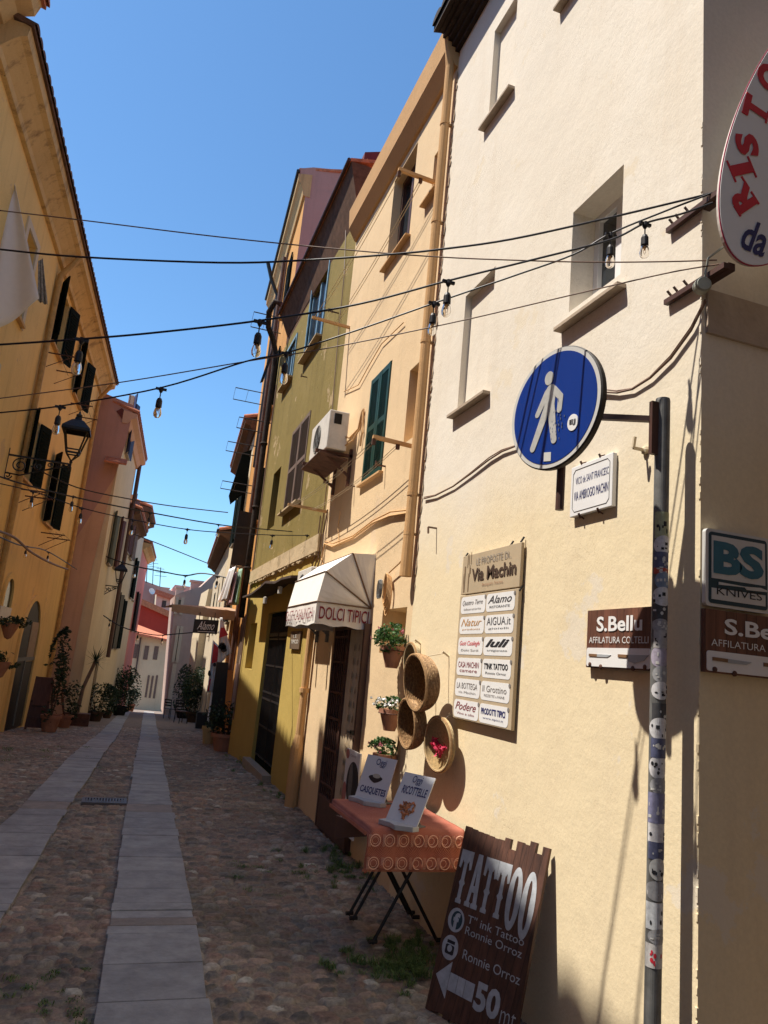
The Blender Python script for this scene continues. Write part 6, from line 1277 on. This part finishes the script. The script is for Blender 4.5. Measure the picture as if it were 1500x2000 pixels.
# poster with a dark oval behind the table
u0, v0 = FR.at(668, 1560, .12); u1 = FR.at(697, 1550, .12)[0]; v1 = FR.at(694, 1468, .12)[1]; pn = wall_panel(FR, u0, v0, .12); W_, H_ = u0-u1, v1-v0
T = thing('poster_stand', 'white poster with a big dark oval standing at the shop door behind the cards', 'poster', FR.P(u0, v0, .1)); mb = MB(); pn.box(mb, 0, W_, -.25, H_, -.012, 0); mb.build('panel', WHITEP, T)
mb = MB(); pn.disc(mb, W_*.62, H_*.38, W_*.42, H_*.42, 0, .002); mb.build('oval_print', INK, T); mb = MB(); pn.disc(mb, W_*.5, H_*.4, W_*.14, H_*.36, .002, .004); mb.build('highlight_print', GREYP, T)
mb = MB(); pn.disc(mb, W_*.12, H_*.9, W_*.12, .04, 0, .002); pn.disc(mb, W_*.1, H_*.12, W_*.14, .1, 0, .002); mb.build('corner_print', plain('dusty_rose_print', (.5, .2, .16), .7), T); words(pn, T, [('CAFFE', W_*.35, W_*.75, H_*.88, H_*.92)], INKG, .003)

# ================================================================ TATTOO BOARD
bl = V((1.67, 3.73, 0)); tl_ = CAM+ray(912, 1613)*((2.04)/ray(912, 1613).x); tr_ = CAM+ray(1075, 1655)*((2.06)/ray(1075, 1655).x)
bl = gpt(832, 1960); tl_ = CAM+ray(912, 1613)*(1.862/ray(912, 1613).x); R_ = V((.39, -.92, .0)); R_.normalize(); U_ = tl_-bl; U_ = (U_-R_*U_.dot(R_)).normalized(); pn = Panel(bl, R_, U_); H_ = (tl_-bl).length; W_ = .535
WB = woodmat('tattoo_board_wood', (.045, .022, .017), (.13, .055, .035), 2, .55, .047, 1)
T = thing('tattoo_board', 'dark plank board lettered TATTOO leaning on the wall, ragged top edge', 'board', bl)
tops = [1.0, .995, .99, .988, .985, .98, .982, 1.0, .945, 1.0, .995, 1.02, .965, 1.01]; n_t = len(tops); mb = MB(); 
for i, t in enumerate(tops):
    x0, x1 = W_*i/n_t, W_*(i+1)/n_t; y = H_*t; pn.box(mb, x0+.0006, x1-.0006, -.02+.006*(i % 3), y, -.018, .0)
mb.build('planks', WB, T)
mb = MB(); pn.box(mb, .02, W_-.02, H_*.85, H_*.9, -.034, -.0185); pn.box(mb, .02, W_-.02, H_*.1, H_*.15, -.034, -.0185); mb.build('batten', BRDARK, T)
PAINTG = plain('worn_pale_paint', (.42, .44, .47), .7, noise=.2, scale=25)
mb = MB(); X = lambda f: f*W_
def poly2(pts, n1=.0016): pn.slab(mb, pts, 0.0, n1)
tb, tt = H_*.565, H_*.865
def bulge(xc, w_, y0, y1):   # spurred western stem
    h = y1-y0; return [(xc-w_*1.3, y0), (xc+w_*1.3, y0), (xc+w_*1.3, y0+h*.09), (xc+w_*.75, y0+h*.12), (xc+w_*.75, y0+h*.42), (xc+w_*1.35, y0+h*.5), (xc+w_*.75, y0+h*.58), (xc+w_*.75, y1), (xc-w_*.75, y1), (xc-w_*.75, y0+h*.58), (xc-w_*1.35, y0+h*.5), (xc-w_*.75, y0+h*.42), (xc-w_*.75, y0+h*.12), (xc-w_*1.3, y0+h*.09)]
def Tt(x0, x1, dn=0):
    xc = (x0+x1)/2; w_ = (x1-x0)*.17; poly2(bulge(xc, w_, tb-dn, tt-.06-dn)); y = tt-dn
    poly2([(x0, y), (x0, y-.085), (x0+.012, y-.09), (x0+.02, y-.045), (xc-w_, y-.06), (xc+w_, y-.06), (x1-.02, y-.045), (x1-.012, y-.09), (x1, y-.085), (x1, y)], .0018)
cw = .93*W_/6
Tt(W_*.03, W_*.03+cw*.98)
x0 = W_*.03+cw; h = tt-tb
poly2([(x0, tb), (x0+cw*.42, tb), (x0+cw*.42, tb+.02), (x0+cw*.32, tb+.025), (x0+cw*.38, tb+h*.28), (x0+cw*.55, tt), (x0+cw*.36, tt), (x0+cw*.12, tb+.025), (x0, tb+.02)])
poly2([(x0+cw*.5, tb), (x0+cw, tb), (x0+cw, tb+.02), (x0+cw*.9, tb+.025), (x0+cw*.70, tt), (x0+cw*.42, tt), (x0+cw*.62, tb+.025), (x0+cw*.5, tb+.02)], .0019); poly2([(x0+cw*.3, tb+h*.28), (x0+cw*.75, tb+h*.28), (x0+cw*.72, tb+h*.40), (x0+cw*.35, tb+h*.40)], .0022)
Tt(W_*.03+2*cw, W_*.03+2.98*cw); Tt(W_*.03+3*cw, W_*.03+3.98*cw)
def Oo(x0, x1, y0, y1):
    k = 30; cx, cy, rx, ry = (x0+x1)/2, (y0+y1)/2, (x1-x0)/2, (y1-y0)/2
    for i in range(k):
        q0, q1 = 2*math.pi*i/k, 2*math.pi*(i+1)/k; f = lambda q, s: (cx+s*rx*math.cos(q), cy+(ry if s == 1 else ry-.035)*math.sin(q)) if s == 1 else (cx+rx*.38*math.cos(q)*(.6+.4*abs(math.sin(q))), cy+(ry-.04)*math.sin(q))
        pn.slab(mb, [f(q0, 1), f(q1, 1), f(q1, 0), f(q0, 0)], 0, .0016)
Oo(W_*.03+4*cw, W_*.03+4.97*cw, tb-.03, tt-.0); Oo(W_*.03+5*cw, W_*.03+5.97*cw, tb-.045, tt-.0)
mb.build('tattoo_lettering', PAINTG, T)
mb = MB(); icy1, icy2 = H_*.475, H_*.325
for cy in (icy1, icy2): pn.disc(mb, X(.135), cy, .052, .055, 0, .0016, 30)
o1 = mb.build('round_icon', PAINTG, T); mb = MB(); pn.disc(mb, X(.145), icy1, .036, .042, .0016, .0024, 26); mb.build('icon_disc', TEALD, o1)
mb = MB(); pn.text(mb, 'f', X(.105), X(.18), icy1-.042, icy1+.034, .0032, .05); mb.build('icon_letter', PAINTG, o1)
mb = MB(); pn.rrect(mb, X(.135)-.028, X(.135)+.028, icy2-.03, icy2+.012, .008, .0016, .0024); pn.box(mb, X(.135)-.024, X(.135)+.026, icy2+.018, icy2+.032, .0016, .0024); mb.build('icon_camera', INK, o1)
mb = MB(); pn.disc(mb, X(.135), icy2-.004, .015, .015, .0024, .0034); mb.build('icon_lens', PAINTG, o1)
words(pn, T, [("T'' ink Tattoo", X(.27), X(.92), H_*.485, H_*.53), ('Ronnie Orroz', X(.27), X(.92), H_*.425, H_*.468), ('Ronnie Orroz', X(.30), X(.95), H_*.30, H_*.35), ('50', X(.52), X(.80), H_*.09, H_*.235, {'bold': .04}), ('mt', X(.82), X(.98), H_*.09, H_*.165, {'bold': -.012})], PAINTG, .0022)
mb = MB(); ya = H_*.16
pn.slab(mb, [(X(.04), ya+.005), (X(.20), ya+.085), (X(.20), ya-.075)], 0, .0016)
for a, b in ((.205, .30), (.305, .39), (.395, .50)): pn.box(mb, X(a), X(b), ya-.035, ya+.04, 0, .0016)
mb.build('arrow', PAINTG, T)

# ================================================================ STRING LIGHTS AND CABLES
def vplane(xa, ya, xb, yb):
    d = V((xb-xa, yb-ya, 0)).normalized(); return Frame((xa, ya, 0), d, (d.y, -d.x, 0))
def bulb(T, p, s=1, amber=False, tilt=(0, 0)):
    p = V(p); mb = MB(); mb.lathe(p, [(0, .014*s), (.010*s, .01*s), (.012*s, -.008*s), (.006*s, -.02*s), (0, -.022*s)], 8); mb.beam(p+V((-.028*s, 0, 0)), p+V((.028*s, 0, 0)), .012*s, .012*s); mb.tube([p, p+V((tilt[0]*.4, tilt[1]*.4, -.055*s))], .003*s, 5)
    q = p+V((tilt[0]*.4, tilt[1]*.4, -.055*s)); mb.lathe(q-V((0, 0, .045*s)), [(0, .05*s), (.010*s, .048*s), (.0155*s, .035*s), (.0165*s, .0), (.013*s, -.004*s), (0, -.004*s)], 14); so_ = mb.build('socket', CABLE, T)
    g = MB(); g.lathe(q-V((0, 0, .047*s)), [(.013*s, .0), (.0175*s, -.014*s), (.021*s, -.032*s), (.0185*s, -.048*s), (.010*s, -.057*s), (0, -.059*s)], 16); b = g.build('bulb', BULB, T, smooth=True)
    f = MB(); f.tube([q+V((-.006*s, 0, -.05*s)), q+V((-.007*s, 0, -.075*s)), q+V((0, 0, -.088*s)), q+V((.007*s, 0, -.075*s)), q+V((.006*s, 0, -.05*s))], .0012*s, 4); f.lathe(q+V((0, 0, -.047*s)), [(0, 0), (.006*s, -.002*s), (.003*s, -.02*s), (0, -.022*s)], 6); f.build('filament', FIL, b)
GRP = 'strings of bare bulbs across the street'
def lights(label, fr, pts, bulbs, r=.0055, s=1):
    a = fr.pt(*pts[0]); T = thing('string_lights', label, 'string lights', a, GRP); P3 = [fr.pt(*p) for p in pts]
    # smooth through the points
    out = []
    for i in range(len(P3)-1):
        p0, p1, p2, p3 = P3[max(0, i-1)], P3[i], P3[i+1], P3[min(len(P3)-1, i+2)]
        for k in range(6):
            t = k/6; out.append(.5*((2*p1)+(p2-p0)*t+(2*p0-5*p1+4*p2-p3)*t*t+(3*p1-p0-3*p2+p3)*t*t*t))
    out.append(P3[-1]); mb = MB(); mb.tube(out, r, 6); mb.build('cable', CABLE, T)
    for b in bulbs: bulb(T, fr.pt(*b), s)
    return T
F1_ = vplane(2.1, 2.26, -2.6, 4.2); F2_ = vplane(2.1, 2.26, -2.7, 6.0)
lights('nearest string with bulbs at the blind window and over the drainpipe, upper strand', F1_, [(-60,675),(0,673),(160,662),(300,650),(508,626),(700,594),(876,548),(1050,505),(1193,468),(1260,436),(1330,418),(1392,396)], [(160,664),(508,629),(876,551),(1260,438)], .0045)
lights('second near string crossing under the first, lower strand past the lantern', F2_, [(-60,812),(0,806),(118,793),(315,757),(480,706),(560,689),(700,644),(848,592),(1000,540),(1120,497),(1193,456),(1300,412),(1388,378)], [(118,795),(315,760),(560,691),(848,593),(1193,459)], .0042)
def cable(label, fr, pts, r=.006, mat=CABLE):
    mb = MB(); P3 = [fr.pt(*p) for p in pts]; out = []
    for i in range(len(P3)-1):
        p0, p1, p2, p3 = P3[max(0, i-1)], P3[i], P3[i+1], P3[min(len(P3)-1, i+2)]
        for k in range(5): t = k/5; out.append(.5*((2*p1)+(p2-p0)*t+(2*p0-5*p1+4*p2-p3)*t*t+(3*p1-p0-3*p2+p3)*t*t*t))
    out.append(P3[-1]); mb.tube(out, r, 6); return solo('overhead_cable', mb, mat, label, 'cable', 'cables strung over the street')
F3_ = vplane(2.1, 2.28, -2.7, 5.0)
cable('thin topmost cable running from upper left down to the oval sign arm', F3_, [(-60,403),(0,411),(160,430),(430,463),(700,490),(860,502),(1000,508),(1150,512),(1300,511),(1400,508)], .003, CABLEB)
cable('thick dark cable sagging across the upper picture, second from the top', F3_, [(-60,480),(0,487),(160,502),(430,513),(600,508),(760,497),(860,487),(1000,467),(1200,423),(1392,377)], .0048)
cable('thin cable rising from the left to the lower arm of the oval sign', F2_, [(-60,785),(0,778),(240,746),(480,706),(640,680),(880,631),(1100,580),(1300,534),(1405,516)], .003, CABLEB)
F4_ = vplane(-2.75, 6.2, 2.1, 10.8); F5_ = vplane(-2.6, 8.6, 2.1, 9.6)
lights('middle distance string below the lantern, upper strand ending at the olive wall', F4_, [(-30,920),(40,944),(150,972),(293,1001),(430,1025),(520,1034),(620,1042)], [(143,970),(293,1002),(427,1025)], .008, 1.0)
lights('middle distance string just below the upper strand, with small bulbs', F5_, [(-30,938),(65,960),(160,992),(260,1015),(366,1034),(450,1041),(532,1045),(606,1046)], [(65,961),(160,993),(260,1016),(366,1034),(532,1046),(600,1046)], .006, 1.15)
F6_ = vplane(-2.3, 13.5, 2.3, 18.0)
cable('thin cable between the mauve gable and the dark shutters', F6_, [(60,910),(150,952),(255,975),(340,989),(445,1001)], .012)
cable('thin cable dropping right from the left houses towards the far right eave', F6_, [(258,1042),(330,1070),(405,1100)], .01)
lights('far string of small bulbs near the roof aerials', vplane(-1.2, 24, 3.2, 21), [(130,1055),(215,1090),(265,1106),(320,1117),(362,1124),(400,1120),(470,1135)], [(265,1106),(362,1125),(425,1127)], .02, 2.2)
lights('lowest far string hanging across at the level of the red wall', vplane(-1.2, 26, 3.2, 25), [(120,1160),(190,1195),(240,1225),(300,1240),(345,1238),(380,1235)], [(190,1196),(215,1212),(270,1235),(318,1241)], .018, 1.8)
F7_ = Frame(FL.P(0, 0, .35), FL.d, FL.n)
lights('string of small bulbs looped low along the yellow house', F7_, [(-20,1040),(30,1062),(55,1068),(95,1078),(150,1112)], [(52,1068),(95,1079)], .012, 1.3)
cable('bundle of cables swagged along the yellow house below the lantern', F7_, [(-20,1032),(28,1050),(60,1078),(100,1100),(132,1112)], .022, CABLEB)

# ================================================================ GRASS
def grass(label, spots):
    mb = MB(); R_ = random.Random(9)
    for (x, y), (rx, ry), n, h in spots:
        c = gpt(x, y)
        tf = [(R_.gauss(0, .45), R_.gauss(0, .45), R_.uniform(.4, 1.5)) for _ in range(max(6, n//34))]
        for i in range(n):
            ta = R_.choice(tf); a = ta[0]+R_.gauss(0, .035); b = ta[1]+R_.gauss(0, .035); p = V((c.x+a*rx, c.y+b*ry, zgf(c.y)-.015)); l = h*1.25*ta[2]*R_.uniform(.5, 1.2); d = V((R_.gauss(0, .5), R_.gauss(0, .5), 1)).normalized(); s = V((R_.gauss(0, 1), R_.gauss(0, 1), 0)).normalized()*.0022
            q = p+d*l*.6; t = p+d*l+V((R_.gauss(0, .02), R_.gauss(0, .02), -.01)); mb.quad(p-s, p+s, q+s*.8, q-s*.8); mb.poly([q-s*.8, q+s*.8, t])
    o = mb.build('grass', GRASSM); tag(o, label, 'grass', kind='stuff')
grass('short green grass growing between the cobbles along the wall base', [((790,1880),(.42,.34),3200,.045),((800,1840),(.2,.2),700,.04),((700,1690),(.5,.5),2200,.04),((675,1657),(.22,.3),700,.05),((660,1700),(.3,.3),400,.03),((505,1500),(.3,1.2),900,.04),((540,1545),(.2,.8),400,.035),((470,1490),(.5,1.0),500,.04),((10,1960),(.5,.5),700,.02),((60,1480),(1.2,2.0),700,.03),((540,1700),(.9,.6),500,.02)])
